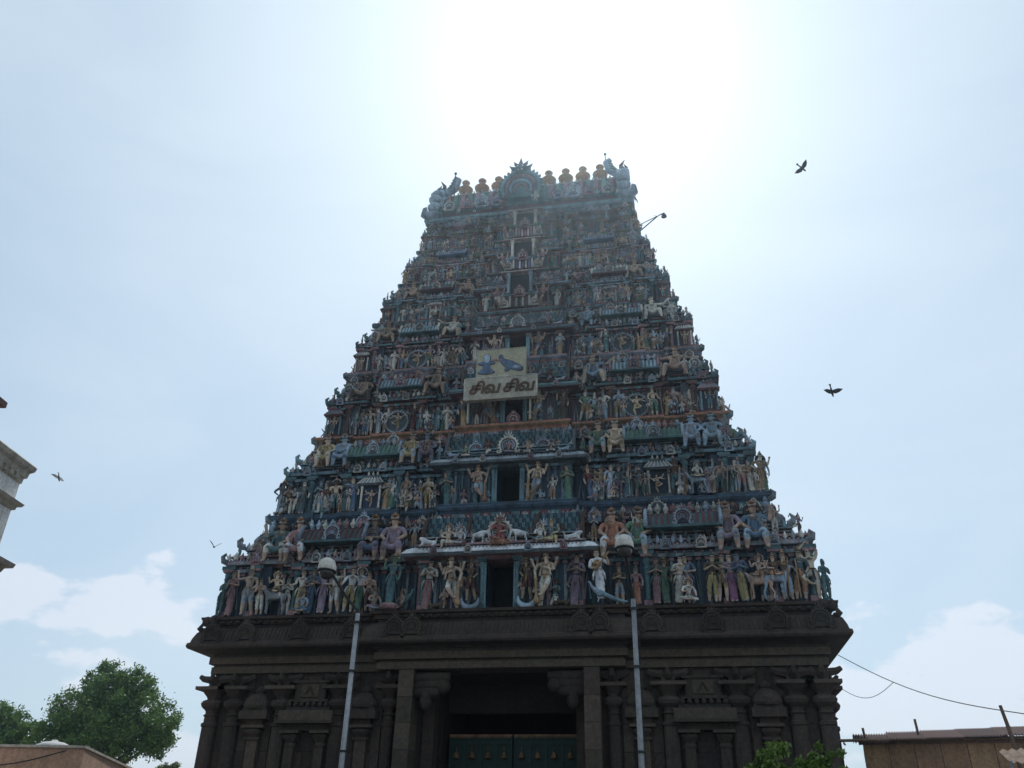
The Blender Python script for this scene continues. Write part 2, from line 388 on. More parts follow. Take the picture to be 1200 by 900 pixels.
figure('sari_hip', arms=[(-1,(-.17,0,.66),(-.09,-.04,.58)),(1,(.16,-.02,.66),(.19,-.07,.78),'lotus')], robe=[(.02,0,.38,.085),(.01,0,.24,.07),(-.01,0,.10,.075),(0,0,.03,.085)], crown='tall', lean=.03, hair=True)
figure('drummer', arms=[(-1,(-.16,-.03,.64),(-.12,-.11,.56)),(1,(.16,-.03,.64),(.12,-.11,.56))], legs=legs_std(.01), robe='short', crown='round', extra=[([(0,-.12,.55,.05),(-.10,-.12,.55,.055)],3,'pel')])
figure('deity', arms=[(-1,(-.15,-.02,.66),(-.16,-.09,.56)),(1,(.15,-.02,.66),(.16,-.09,.58)),(-1,(-.18,0,.74),(-.19,-.05,.86),'lotus'),(1,(.18,0,.74),(.19,-.05,.86),'lotus')], legs=legs_std(), crown='tall', hair=True)
figure('bowman', arms=[(-1,(-.19,-.02,.76),(-.27,-.07,.78),'staff'),(1,(.18,0,.74),(.10,-.06,.80))], legs=[(-1,(-.09,-.05,.28),(-.13,.01,.05),(-.16,-.05,.02)),(1,(.08,-.03,.27),(.13,.03,.05),(.15,-.03,.02))], robe='short', crown='tall', hair=True)
figure('kneel', h=.24, arms=[(-1,(-.14,-.04,.36),(-.02,-.12,.40)),(1,(.14,-.04,.36),(.02,-.12,.41))], legs=[(-1,(-.07,-.12,.06),(-.07,.06,.03),(-.07,.12,.02)),(1,(.07,-.14,.20),(.07,-.13,.05),(.07,-.19,.02))], crown='round', hair=True)
figure('squat', h=.13, arms=[(-1,(-.14,-.04,.25),(-.05,-.11,.24)),(1,(.14,-.04,.25),(.14,-.12,.16))],
       legs=[(-1,(-.17,-.12,.07),(-.02,-.17,.03),(.04,-.18,.03)),(1,(.17,-.12,.07),(.02,-.16,.035),(-.05,-.17,.03))], crown='tall')
figure('squat_raise', h=.13, arms=[(-1,(-.17,-.02,.28),(-.19,-.06,.42)),(1,(.17,-.02,.28),(.15,-.11,.38)),(1,(.15,-.04,.24),(.05,-.12,.2))],
       legs=[(-1,(-.17,-.12,.07),(-.02,-.17,.03),(.04,-.18,.03)),(1,(.10,-.16,.10),(.09,-.16,-.08),(.09,-.20,-.12))], crown='tall')
# tiny, for crowded ledges
figure('atlas', h=.40, arms=[(-1,(-.17,-.02,.62),(-.24,-.04,.76)),(1,(.17,-.02,.62),(.24,-.04,.76))],
       legs=[(-1,(-.14,-.10,.32),(-.13,-.06,.08),(-.16,-.12,.03)),(1,(.14,-.10,.32),(.13,-.06,.08),(.16,-.12,.03))], robe='short', crown='round')
# large seated guardians; the hips are the origin, shins hang over the ledge
def sit(name, aL, aR, spread=.0, crown='tiara', robe=None, xtra=None, lean=0):
    figure(name, h=.06, bulk=1.12, arms=[(-1,)+aL, (1,)+aR]+(xtra or []),
       legs=[(-1,(-.085-spread,-.22,.065),(-.095-spread*1.6,-.20,-.15),(-.10-spread*1.6,-.26,-.19)),(1,(.085+spread,-.22,.065),(.10+spread*1.6,-.20,-.15),(.11+spread*1.6,-.26,-.19))],
       robe=robe, crown=crown, big=True, hair=True, lean=lean)
KN_L = ((-.15,-.06,.20),(-.09,-.17,.12)); KN_R = ((.15,-.06,.20),(.09,-.17,.12))
sit('seat_knees', KN_L, KN_R)
sit('seat_raise', KN_L, ((.18,-.03,.22),(.20,-.07,.36)), .01)
sit('seat_fold', ((-.14,-.05,.19),(.0,-.13,.16)), ((.14,-.05,.19),(.02,-.14,.14)), 0)
sit('seat_wide', ((-.20,-.01,.27),(-.32,-.05,.31)), ((.20,-.01,.27),(.32,-.05,.25)), .05, robe='short', lean=.02)
sit('seat_stride', ((-.17,-.02,.22),(-.15,-.10,.12)), ((.19,-.02,.26),(.29,-.05,.34)), .04, robe='short', lean=-.03)

def creature(name, chains):
    """chains: (list of (x,y,z,r), label, parent index or None)"""
    V = []; E = []; Rr = []
    for ch, lab, par in chains:
        prev = par
        for (x, y, z, r) in ch:
            V.append((x, y, z)); Rr.append(r)
            if prev is not None: E.append((prev, len(V)-1, lab))
            prev = len(V)-1
    SK[name] = (V, E, Rr, 1)
def quad(name, neck, head, legr=.035, body=.15, tail=None, extra=None, lh=.5):
    b = lh+.12
    ch = [([(.28,0,b,body*.85),(0,0,b-.01,body),(-.26,0,b+.02,body*.92)], 0, None)]
    n = 3
    for x, par in ((.28, 0), (-.26, 2)):
        for y in (-.085, .085):
            st = (-.02 if y > 0 else .03)
            if par == 0:    # hind: thigh, hock, shank, hoof
                ch.append(([(x+.01,y,b-.10,.075),(x-.02+st,y,b-.26,.045),(x+.06+st,y,.24,.028),(x+.03+st,y,.04,legr)], 0, par)); n += 4
            else:
                ch.append(([(x,y,b-.12,.055),(x-.01+st,y,b-.28,.038),(x+st,y,.22,.026),(x-.01+st,y,.04,legr)], 0, par)); n += 4
    ch.append((neck+head, 0, 2)); n += len(neck)+len(head)
    if tail: ch.append((tail, 1, 0)); n += len(tail)
    for c in (extra or []):
        ch.append(c)
    creature(name, ch)
quad('bull', [(-.36,0,.76,.09),(-.42,0,.84,.07)], [(-.50,0,.86,.06),(-.60,0,.80,.042)], tail=[(.38,0,.66,.02),(.42,0,.40,.015)])
quad('horse', [(-.36,0,.80,.085),(-.42,0,.95,.06)], [(-.46,0,1.03,.05),(-.58,0,.95,.035)], tail=[(.38,0,.72,.03),(.44,0,.45,.03)], lh=.56)
quad('elephant', [(-.34,0,.70,.14)], [(-.46,0,.70,.12),(-.56,0,.58,.05),(-.58,0,.36,.035),(-.63,0,.22,.025)], legr=.065, body=.22, tail=[(.40,0,.6,.02),(.44,0,.35,.015)], lh=.42)
creature('peacock', [([(0,0,.30,.09),(-.12,0,.34,.08),(-.22,0,.46,.035),(-.26,0,.58,.03),(-.33,0,.57,.012)],0,None),
                     ([(.12,0,.24,.08),(.32,0,.14,.07),(.6,0,.05,.05),(.78,0,.03,.02)],1,0), ([(-.02,-.03,.12,.015),(-.05,-.03,.01,.02)],0,0), ([(-.02,.03,.12,.015),(-.05,.03,.01,.02)],0,0)])
creature('crouch_beast', [([(.2,0,.16,.10),(0,0,.18,.10),(-.16,0,.22,.10),(-.26,0,.34,.09),(-.36,0,.33,.05)],0,None),
                     ([(.26,-.09,.08,.06),(.14,-.10,.02,.03)],0,0), ([(.26,.09,.08,.06),(.14,.10,.02,.03)],0,0),
                     ([(-.2,-.08,.08,.04),(-.32,-.08,.02,.03)],0,2), ([(-.2,.08,.08,.04),(-.32,.08,.02,.03)],0,2), ([(.3,0,.22,.025),(.34,0,.36,.03)],1,0)])
creature('bird_body', [([(0,.42,0,.045),(0,.25,0,.07),(0,0,0,.12),(0,-.2,0,.09),(0,-.32,.02,.07),(0,-.44,.0,.02)],0,None)])

def bake_skins():
    tmp = {}
    for k, (V, E, Rr, lv) in SK.items():
        me = bpy.data.meshes.new('t_'+k); me.from_pydata(V, [(a, b) for a, b, c in E], [])
        o = bpy.data.objects.new('t_'+k, me); col.objects.link(o)
        m = o.modifiers.new('s', 'SKIN'); m.use_smooth_shade = True; m.branch_smoothing = .3
        sv = me.skin_vertices[0].data
        for i, r in enumerate(Rr): sv[i].radius = (r, r); sv[i].use_root = (i == 0)
        s = o.modifiers.new('d', 'SUBSURF'); s.levels = lv; s.render_levels = lv
        tmp[k] = o
    dg = bpy.context.evaluated_depsgraph_get(); dg.update()
    out = {}
    for k, o in tmp.items():
        ev = o.evaluated_get(dg); me = bpy.data.meshes.new_from_object(ev); me.name = 'statue_'+k
        V, E, Rr, lv = SK[k]
        co = np.empty(len(me.vertices)*3); me.vertices.foreach_get('co', co); co = co.reshape(-1, 3)
        A = np.array([V[a] for a, b, c in E]); B = np.array([V[b] for a, b, c in E]); lab = np.array([c for a, b, c in E])
        ra = np.array([Rr[a] for a, b, c in E]); rb = np.array([Rr[b] for a, b, c in E])
        AB = B-A; l2 = (AB**2).sum(1)+1e-12
        def nearest(X):
            t = np.clip(((X[:, None]-A)*AB).sum(2)/l2, 0, 1)
            d = np.linalg.norm(X[:, None]-(A+t[..., None]*AB), axis=2)/(ra+(rb-ra)*t)
            return lab[d.argmin(1)]
        fc = np.empty(len(me.polygons)*3); me.polygons.foreach_get('center', fc); fc = fc.reshape(-1, 3)
        fl = nearest(fc) if len(fc) else []
        # draped cloth: vertical folds on garment vertices
        vl = nearest(co)
        if k not in ('bird_body',) and len(co):
            ang = np.arctan2(co[:, 1], co[:, 0])
            amp = np.where(vl == 1, .012, np.where(vl == 2, .004, 0.0))
            ax = np.where(np.abs(co[:, 0]) > .03, np.sign(co[:, 0])*.055, 0.0) if (k in META and META[k]['robe'] in (None, 'short')) else 0.0
            ang = np.arctan2(co[:, 1], co[:, 0]-ax)
            fold = np.sin(ang*8+co[:, 2]*16)*.6+np.sin(ang*3-co[:, 2]*55)*.5+np.sin(co[:, 2]*90+co[:, 0]*40)*.25
            co[:, 0] += amp*fold*np.cos(ang); co[:, 1] += amp*fold*np.sin(ang)
        if k not in ('bull','horse','elephant','peacock','crouch_beast','bird_body'): co[:, 1] *= .9
        me.vertices.foreach_set('co', co.ravel())
        me.materials.clear()
        for q in range(5): me.materials.append(MAT['skin'])
        me.polygons.foreach_set('material_index', np.asarray(fl, dtype=np.int32))
        if k in META:
            G = META[k]; h = G['h']; ln = G['lean']; bk = G['bulk']; J = MB(); J.mats = ['skin','cream','pink','gold','hair']
            def ring(cx, cz, rx, ry, r, mt, a0=0, a1=360, n=10, dz=0, cy=0):
                J.tube([(cx+rx*math.cos(R(a0+(a1-a0)*t/n)), cy+ry*math.sin(R(a0+(a1-a0)*t/n)), cz+dz*abs(math.sin(R(a0+(a1-a0)*t/n)))) for t in range(n+1)], r, mt, 4, False)
            if not G['big']:
                ring(ln*.3, h+.05, .070*bk, .068*bk, .009, 'gold')
                ring(ln*.9, h+.255, .052, .045, .007, 'gold', 180, 360, 8, -.035, -.02); ring(ln*.9, h+.26, .036, .034, .006, 'gold', 180, 360, 8, -.012, -.015)
                J.tube([(ln*.3, -.068, h+.04), (ln*.3+.01, -.085, h-.06), (ln*.3, -.088, h-.17)], [.016,.02,.010], 'gold' if G['robe'] == 'short' else 'pink', 5)
                for sd in (-1, 1):
                    J.tube([(ln*.3+sd*.06, -.035, h+.04), (ln*.3+sd*.088, -.04, h-.04), (ln*.3+sd*.10, -.035, h-.15)], [.012,.018,.008], 'cream', 4)
                    J.ball((ln+sd*.045, -.015, h+.345), .013, 'gold', 5, 3)
                    J.ball((ln+sd*.018, -.052, h+.385), .0075, 'hair', 5, 3, 1.3, .7, .7)
                J.tube([(ln, -.050, h+.385), (ln, -.062, h+.368), (ln, -.052, h+.362)], [.005,.008,.004], 'skin', 4)
                J.tube([(ln-.014, -.050, h+.350), (ln+.014, -.050, h+.350)], .0045, 'pink', 4)
                if G['crown'] == 'tall': ring(ln, h+.43, .044, .044, .009, 'gold')
                if k in ('deity','squat','sari_raise','squat_raise','bowman'):
                    ring(ln, h+.385, .095, .0001, .011, 'gold', 0, 360, 14); 
                    J.v = [(x, y, zz) for x, y, zz in J.v]
                    J.tube([(ln+.095*math.cos(R(t)), .03, h+.385+.095*math.sin(R(t))) for t in range(-60, 241, 25)], .012, 'cream', 5)
            else:
                for sd in (-1, 1):
                    J.tube([(ln*.7+sd*.05, -.085*bk, h+.20), (ln*.4+sd*.075, -.078*bk, h+.08), (ln*.3+sd*.085, -.09, h+.0)], [.008,.016,.022], 'cream', 5)
                    J.ball((ln+sd*.058, -.015, h+.335), .016, 'gold', 6, 4)
                ring(ln, h+.430, .050, .048, .008, 'gold', n=14)
                for t in range(-140, -30, 26): J.ball((ln+.05*math.cos(R(t)), .048*math.sin(R(t)), h+.446), .010, 'gold', 5, 3)
                if h < .2: J.tube([(-.10,-.23,.03),(-.03,-.16,.0),(.03,-.16,.0),(.10,-.23,.03)], [.02,.045,.045,.02], 'cream', 6)
            if J.v:
                J.mats = J.mats; bm = bmesh.new(); bm.from_mesh(me); vs_ = [bm.verts.new(v) for v in J.v]
                order = {n_: i_ for i_, n_ in enumerate(['skin','cream','pink','gold','hair'])}
                mp_ = {'skin':0,'cream':2,'pink':1,'gold':3,'hair':4}
                for fc_, mi_ in zip(J.f, J.m):
                    try: q_ = bm.faces.new([vs_[i_] for i_ in fc_]); q_.material_index = mp_[J.mats[mi_]]
                    except ValueError: pass
                bm.to_mesh(me); bm.free()
                co = np.empty(len(me.vertices)*3); me.vertices.foreach_get('co', co); co = co.reshape(-1, 3)
        me.polygons.foreach_set('use_smooth', [True]*len(me.polygons)); me.update()
        out[k] = me
        mi = me.copy(); mi.name = me.name+'_mirror'; c2 = co.copy(); c2[:, 0] *= -1; mi.vertices.foreach_set('co', c2.ravel()); mi.flip_normals(); mi.update()
        out[k+'~'] = mi
    for o in tmp.values():
        m = o.data; bpy.data.objects.remove(o); bpy.data.meshes.remove(m)
    return out
FIG = bake_skins()

# carved face for the big statues, drawn in the same units as the body (hips at height .06)
def face_mesh():   # eyes, brows, nose, mouth
    m = MB(); z = .06+.385
    for s in (-1, 1):
        m.ball((s*.019, -.0495, z+.004), .0085, 'white', 6, 4, 1.2, .6, .75)
        m.ball((s*.019, -.0540, z+.004), .0036, 'hair', 6, 4, 1, .6, 1)
        m.tube([(s*.008,-.053,z+.016),(s*.019,-.053,z+.021),(s*.031,-.047,z+.015)], .0018, 'hair', 4)
    m.tube([(0,-.051,z+.012),(0,-.060,z-.008),(0,-.052,z-.012)], [.004,.0075,.004], 'skin', 5)
    m.tube([(-.013,-.049,z-.023),(0,-.053,z-.022),(.013,-.049,z-.023)], .004, 'red', 5)
    return m.me('face')
FACE = face_mesh()
def necklace_mesh():
    m = MB()
    pts = []
    for i in range(9):
        t = math.pi*(i/8)
        pts.append((math.cos(t)*.055, -.045-.015*math.sin(t), .06+.265-.05*math.sin(t)))
    m.tube(pts, .006, 'gold', 5)
    m.tube([(x*1.25, y-.012, z-.03) for x, y, z in pts], .005, 'gold', 5)
    return m.me('necklace')
NECK = necklace_mesh()
def belt_mesh():
    m = MB(); pts = []
    for i in range(12):
        t = 2*math.pi*i/11; pts.append((math.cos(t)*.074, math.sin(t)*.068, .095))
    m.tube(pts, .008, 'gold', 5)
    m.tube([(0,-.08,.09),(0,-.12,.06),(0,-.14,.0)], [.012,.02,.015], 'gold', 5)
    return m.me('belt')
BELT = belt_mesh()
ALLST = []      # (object, storey, x, size class, look)
def statue(pose, x, y, z, h, cols, rz=0, st=0, look='', mirror=False, name='statue', cls='row', cat='statue'):
    me = FIG[pose+('~' if mirror else '')]
    big = cls == 'big'
    if big:
        root = empty(name, (x, y, z)); root.rotation_euler = (rnd.uniform(-.02,.02), rnd.uniform(-.05,.05), rz); root.scale = (h*1.12, h*1.05, h)
        b = link('body', me, root); setmats(b, cols)
        fo = (0, -.003, 0)
        if pose == 'guardian': fo = (.02*(-1 if mirror else 1), 0, .46)
        if pose == 'seat_wide': fo = (.02*(-1 if mirror else 1), 0, 0)
        if pose == 'seat_stride': fo = (-.03*(-1 if mirror else 1), 0, 0)
        fc = link('face', FACE, root, fo); setmats(fc, ['white', 'hair', cols[0], 'red'])
        link('necklace', NECK, root, fo); link('belt', BELT, root, (0, 0, fo[2]))
    else:
        root = link(name, me, None, (x, y, z), (0, 0, rz), (h*1.17, h*1.1, h) if cat == 'statue' else h); setmats(root, cols)
    if not big and cat == 'statue': root.rotation_euler = (rnd.uniform(-.04,.04), rnd.uniform(-.10,.10), rz)
    root['category'] = cat
    ALLST.append((root, st, x, cls, look, z))
    return root
CLOTH = ['pink','ochre','cream','green','blue','lilac','grey','teal','cream','maroon','pale_blue','ochre','slate','brown','sky_teal','teal']
TOPS = ['skin','tan','skin','blue','green','pink','lilac','cream','teal','tan']
SKIN = ['skin','cream','skin','blue_skin','brown','tan','grey','cream','pale_blue']
def rcols(woman=False, r=rnd):
    s = r.choice(SKIN); lo = r.choice(CLOTH)
    up = (lo if r.random() < .5 else r.choice(CLOTH)) if woman else (s if r.random() < .6 else r.choice(TOPS))
    return [s, lo, up, r.choice(['gold','ochre','gold','pink','cream']), 'hair']

# ------------------------------------------------------------------ shared ornaments
def horseshoe(m, cx, cz, rx, rz_, y, r, mat, a0=-40, a1=220, n=14, seg=5):
    pts = [(cx+rx*math.cos(R(a0+(a1-a0)*i/n)), y, cz+rz_*math.sin(R(a0+(a1-a0)*i/n))) for i in range(n+1)]
    m.tube(pts, r, mat, seg)
def kudu_mesh():
    """horseshoe gable ornament with shell rays, curls and a leafy crest; slots: rim, middle, fan"""
    m = MB(); m.mats = ['cream', 'pink', 'slate']
    m.lathe((0,0,0), [(.1,0),(.1,.001)], 'slate', 6)
    m.v = []; m.f = []; m.m = []
    # back plate
    vs = []; n = 16
    for k in range(n):
        t = R(-50+280*k/(n-1)); vs.append((.40*math.cos(t), 0, .46+.42*math.sin(t)))
    vs2 = [(x, .16, z) for x, _, z in vs]
    m.add(vs+vs2, [tuple(range(n)), tuple(reversed(range(n, 2*n)))]+[(k, k+n, (k+1) % n+n, (k+1) % n) for k in range(n)], 'slate')
    horseshoe(m, 0, .46, .42, .42, -.02, .05, 'cream')
    for k in range(13):
        t = R(-35+250*k/12); m.ball((.49*math.cos(t), 0, .46+.49*math.sin(t)), .05, 'cream', 5, 3)
    horseshoe(m, 0, .44, .29, .29, -.03, .035, 'pink')
    for k in range(9):
        t = R(-20+220*k/8); m.bar((.06*math.cos(t), -.03, .40+.06*math.sin(t)), (.24*math.cos(t), -.02, .42+.24*math.sin(t)), .018, 'cream', 4, .028)
    m.ball((0, -.04, .40), .07, 'pink', 6, 4)
    for s in (-1, 1):
        m.tube([(s*.30,-.02,.15),(s*.42,-.02,.06),(s*.54,-.02,.12),(s*.52,-.02,.22),(s*.45,-.02,.18)], [.05,.055,.05,.04,.025], 'cream', 5)
    m.box(-.5, .5, -.01, .15, -.06, .05, 'cream')
    # crest
    m.ball((0,-.01,.97), .09, 'pink', 6, 4, 1, .8, 1)
    m.tube([(0,0,1.0),(0,0,1.25)], [.06,.01], 'cream', 5)
    for s in (-1, 1):
        m.tube([(0,0,.98),(s*.12,0,1.06),(s*.16,0,1.17)], [.045,.035,.01], 'cream', 4)
        m.tube([(0,0,.94),(s*.18,0,.95),(s*.24,0,1.03)], [.04,.03,.01], 'cream', 4)
    return m.me('kudu')
KUDU = kudu_mesh()
KC = [('cream','pink','slate'),('pale_blue','pink','deep_blue'),('pale_blue','cream','slate'),('pink','pale_blue','maroon'),('cream','blue','slate')]
def kudu(parent, x, y, z, s, c=None, ry=0):
    o = link('kudu', KUDU, parent, (x, y, z), (0, 0, ry), s); setmats(o, c or rnd.choice(KC)); return o
def potprof(s): return [(.03*s,0),(.10*s,.02*s),(.05*s,.08*s),(.12*s,.18*s),(.13*s,.25*s),(.05*s,.34*s),(.07*s,.38*s),(.015*s,.5*s)]

# ------------------------------------------------------------------ the temple tower
tower = empty('temple_tower', (0, 0.8, 0))
tag(tower, 'tall tapering painted temple gateway tower crowded with statues above a dark stone base', 'temple tower')
TO = Vector((0, .8, 0))
def part(name, loc=(0,0,0)):
    o = empty(name, (0, -.8, 0), tower); return o
ZS = [9.53,14.27,18.46,22.33,25.69,28.67,31.3,33.5]
WS = [12.44,10.85,9.70,8.85,7.95,7.05,6.38,6.05]
YS = [.23,1.50,2.42,3.10,3.82,4.54,5.08,5.34]
YB = 15.2
BAYS = (.27,.46,.70,.83)
def outline(w, y, dep=.4, porch=.35, door=None, front_only=False):
    a, b, c, d = [q*w for q in BAYS]; yb = YB-y
    pts = [(-w, y), (-d, y), (-d, y+dep), (-c, y+dep), (-c, y), (-b, y), (-b, y+dep), (-a, y+dep), (-a, y-porch)]
    if door: pts += [(-door[0], y-porch), (-door[0], y+door[1]), (door[0], y+door[1]), (door[0], y-porch)]
    pts += [(a, y-porch), (a, y+dep), (b, y+dep), (b, y), (c, y), (c, y+dep), (d, y+dep), (d, y), (w, y)]
    h = (yb-y)
    pts += [(w, y+h*.25), (w-dep, y+h*.25), (w-dep, y+h*.38), (w, y+h*.38), (w, y+h*.62), (w-dep, y+h*.62), (w-dep, y+h*.75), (w, y+h*.75),
            (w, yb), (-w, yb), (-w, y+h*.75), (-w+dep, y+h*.75), (-w+dep, y+h*.62), (-w, y+h*.62), (-w, y+h*.38), (-w+dep, y+h*.38), (-w+dep, y+h*.25), (-w, y+h*.25)]
    return pts
# storey colour schemes: wall, pilaster, cornice, cornice2, platform, roof a, roof b, neck, ledge1, ledge2
SCH = [
 dict(wall='deep_blue', pil='teal', cor='grey', cor2='pink', plat='slate', ra='maroon', rb='teal', neck='brown', led='blue', led2='deep_blue', fr=('teal','maroon')),
 dict(wall='deep_blue', pil='teal', cor='sky_teal', cor2='slate', plat='slate', ra='green', rb='teal', neck='slate', led='ochre', led2='orange', fr=('slate','grey')),
 dict(wall='slate', pil='brown', cor='teal', cor2='maroon', plat='slate', ra='pale_blue', rb='teal', neck='deep_blue', led='pale_blue', led2='pink', fr=('blue','slate')),
 dict(wall='deep_blue', pil='pink', cor='teal', cor2='maroon', plat='maroon', ra='pale_blue', rb='teal', neck='maroon', led='sky_teal', led2='maroon', fr=('green','slate')),
 dict(wall='slate', pil='teal', cor='sky_teal', cor2='pink', plat='maroon', ra='teal', rb='maroon', neck='slate', led='teal', led2='pink', fr=('teal','maroon')),
 dict(wall='teal', pil='pink', cor='sky_teal', cor2='orange', plat='maroon', ra='pale_blue', rb='blue', neck='maroon', led='green', led2='pink', fr=('teal','orange')),
 dict(wall='teal', pil='pink', cor='green', cor2='orange', plat='teal', ra='teal', rb='pink', neck='maroon', led='sky_teal', led2='pale_blue', fr=('green','orange')),
]
def pilaster(parent, x, y, z, h, s, mat, mat2):
    m = MB()
    m.box(-.17*s, .17*s, -.12*s, .2*s, 0, .10*h, mat2)
    m.lathe((0,0,.10*h), [(.12*s,0),(.14*s,.02*h),(.11*s,.05*h),(.11*s,.55*h),(.15*s,.58*h),(.10*s,.62*h),(.17*s,.70*h),(.17*s,.74*h),(.10*s,.78*h)], mat, 8)
    m.box(-.22*s, .22*s, -.2*s, .2*s, .88*h, .93*h, mat2)
    m.box(-.30*s, .30*s, -.16*s, .2*s, .93*h, h, mat)
    return m.build('pilaster', parent, (x, y, z))
def barrel(m, x0, x1, yc, z0, ry, rz, nr, ma, mb, flare=.12):
    n = 9
    dx = (x1-x0)/nr
    for j in range(nr):
        k = 1.0 if j % 2 else .93
        xa, xb = x0+j*dx, x0+(j+1)*dx
        vs = []
        for i in range(n+1):
            t = math.pi*i/n
            yy = -math.cos(t); zz = math.sin(t)**.8 if 0 < i < n else 0
            fl = flare*(1-zz)**3
            vs += [(xa, yc+yy*(ry*k+fl), z0+zz*rz*k), (xb, yc+yy*(ry*k+fl), z0+zz*rz*k)]
        fs = [(2*i, 2*i+2, 2*i+3, 2*i+1) for i in range(n)]
        fs.append(tuple(2*i for i in range(n+1))[::-1]); fs.append(tuple(2*i+1 for i in range(n+1)))
        m.add(vs, fs, ma if j % 2 else mb)
def sala(parent, x0, x1, yc, z0, ry, rz, s, ma, mb, kc):
    m = MB(); barrel(m, x0, x1, yc, z0, ry, rz, max(9, int((x1-x0)/(.11*s))|1), ma, mb)
    m.box(x0-.05*s, x1+.05*s, yc-ry-.18*s, yc+ry, z0-.10*s, z0-.004, mb)
    # scroll ends
    for x, sg in ((x0, -1), (x1, 1)):
        vs = []; n = 12
        for i in range(n+1):
            t = math.pi*i/n; vs.append((x+sg*.02, yc-math.cos(t)*ry*1.22, z0+math.sin(t)*rz*1.2))
        m.tube(vs, .08*s, kc[0], 5)
        m.tube([(x+sg*.02, yc-ry*1.2, z0), (x+sg*.02, yc-ry*1.35, z0+.10*s), (x+sg*.1, yc-ry*1.5, z0+.22*s)], [.09*s,.08*s,.03*s], kc[0], 5)
    o = m.build('barrel_roof', parent)
    k = kudu(parent, (x0+x1)/2, yc-ry*.98-.12*s, z0-.02*s, .72*s*min(1, (x1-x0)/1.6), kc)
    m2 = MB(); n = max(4, int((x1-x0)/(.30*s)))
    for i in range(n):
        m2.lathe((x0+(i+.5)*(x1-x0)/n, yc, z0+rz*.95), potprof(s*.95), rnd.choice(('pale_blue','pink','cream')), 6)
    tag(m2.build('roof_finials', parent), kind='stuff')
def kuta(parent, x, yc, z0, r, hgt, s, ma, mb, kc):
    m = MB()
    m.lathe((x, yc, z0), [(r*1.15,-.08*s),(r*1.2,0),(r*.95,.02*hgt),(r*1.08,.20*hgt),(r*1.10,.38*hgt),(r*.95,.6*hgt),(r*.6,.82*hgt),(r*.3,.9*hgt)], ma, 24, rib=.06, sq=.55)
    m.lathe((x, yc, z0+.78*hgt), [(r*.75,0),(r*.8,.06*hgt),(r*.4,.14*hgt)], mb, 10)
    o = m.build('dome_roof', parent, smooth=False)
    kudu(parent, x, yc-r*1.15, z0-.02*s, .62*s, kc)
    m2 = MB(); m2.lathe((x, yc, z0+.9*hgt), potprof(1.5*s), kc[0], 8); m2.build('finial', parent)

STUFF_STAT = MB()
def tiny(x, y, z, h, rz=0, stand=False):
    p = rnd.choice(['squat','squat','sari_down','man_pray','squat_raise','kneel','deity']) if not stand else rnd.choice(['sari_down','man_pray','kneel','deity','sari_hip','squat_raise'])
    if p == 'kneel': h *= 1.15
    if p[:5] == 'squat' and stand: h *= 1.5
    STUFF_STAT.mesh(TINY[p], Matrix.Translation((x, y, z)) @ Matrix.Rotation(rz, 4, 'Z') @ Matrix.Scale(h, 4), rcols())
def decimate_tiny():
    out = {}
    for p in ('squat','sari_down','man_pray','squat_raise','kneel','deity','sari_hip'):
        o = bpy.data.objects.new('t', FIG[p].copy()); col.objects.link(o)
        d = o.modifiers.new('d', 'DECIMATE'); d.ratio = .12
        dg = bpy.context.evaluated_depsgraph_get(); dg.update()
        out[p] = bpy.data.meshes.new_from_object(o.evaluated_get(dg)); bpy.data.objects.remove(o)
    return out
TINY = decimate_tiny()

STN = ['lowest','second','third','fourth','fifth','sixth','seventh']
def pavilion(parent, x, y, z, wd, h, ca, cb, cc):
    m = MB(); q = wd/1.0
    m.box(x-.5*wd, x+.5*wd, y-.04, y+.35, z, z+.07*h, cb)
    for t in (-.40, .40):
        m.lathe((x+t*wd, y, z+.07*h), [(.05*q,0),(.065*q,.03*h),(.045*q,.06*h),(.045*q,.48*h),(.07*q,.52*h),(.05*q,.56*h)], ca, 8)
    m.box(x-.52*wd, x+.52*wd, y-.10, y+.3, z+.632*h, z+.67*h, cb)
    vs = [(x-.60*wd, y-.16, z+.672*h), (x+.60*wd, y-.16, z+.672*h), (x+.60*wd, y+.3, z+.672*h), (x-.60*wd, y+.3, z+.672*h), (x-.36*wd, y+.02, z+.84*h), (x+.36*wd, y+.02, z+.84*h), (x+.36*wd, y+.3, z+.84*h), (x-.36*wd, y+.3, z+.84*h)]
    m.add(vs, [(3,2,1,0),(4,5,6,7),(0,1,5,4),(1,2,6,5),(2,3,7,6),(3,0,4,7)], cc)
    for t in range(7): m.bar((x+(-.55+.183*t)*wd, y-.17, z+.675*h), (x+(-.33+.11*t)*wd, y+.0, z+.845*h), .018*q+.008, ca, 4)
    m.box(x-.3*wd, x+.3*wd, y+.0, y+.2, z+.845*h, z+.90*h, cb)
    for t in (-.2, 0, .2): m.lathe((x+t*wd, y+.08, z+.90*h), potprof(.35*q+.1), ca, 6)
    m.add([(x-.36*wd, y+.12, z+.07*h), (x+.36*wd, y+.12, z+.07*h), (x+.36*wd, y+.12, z+.63*h), (x-.36*wd, y+.12, z+.63*h)], [(0,1,2,3)], 'deep_blue')
    m.build('pavilion', parent)
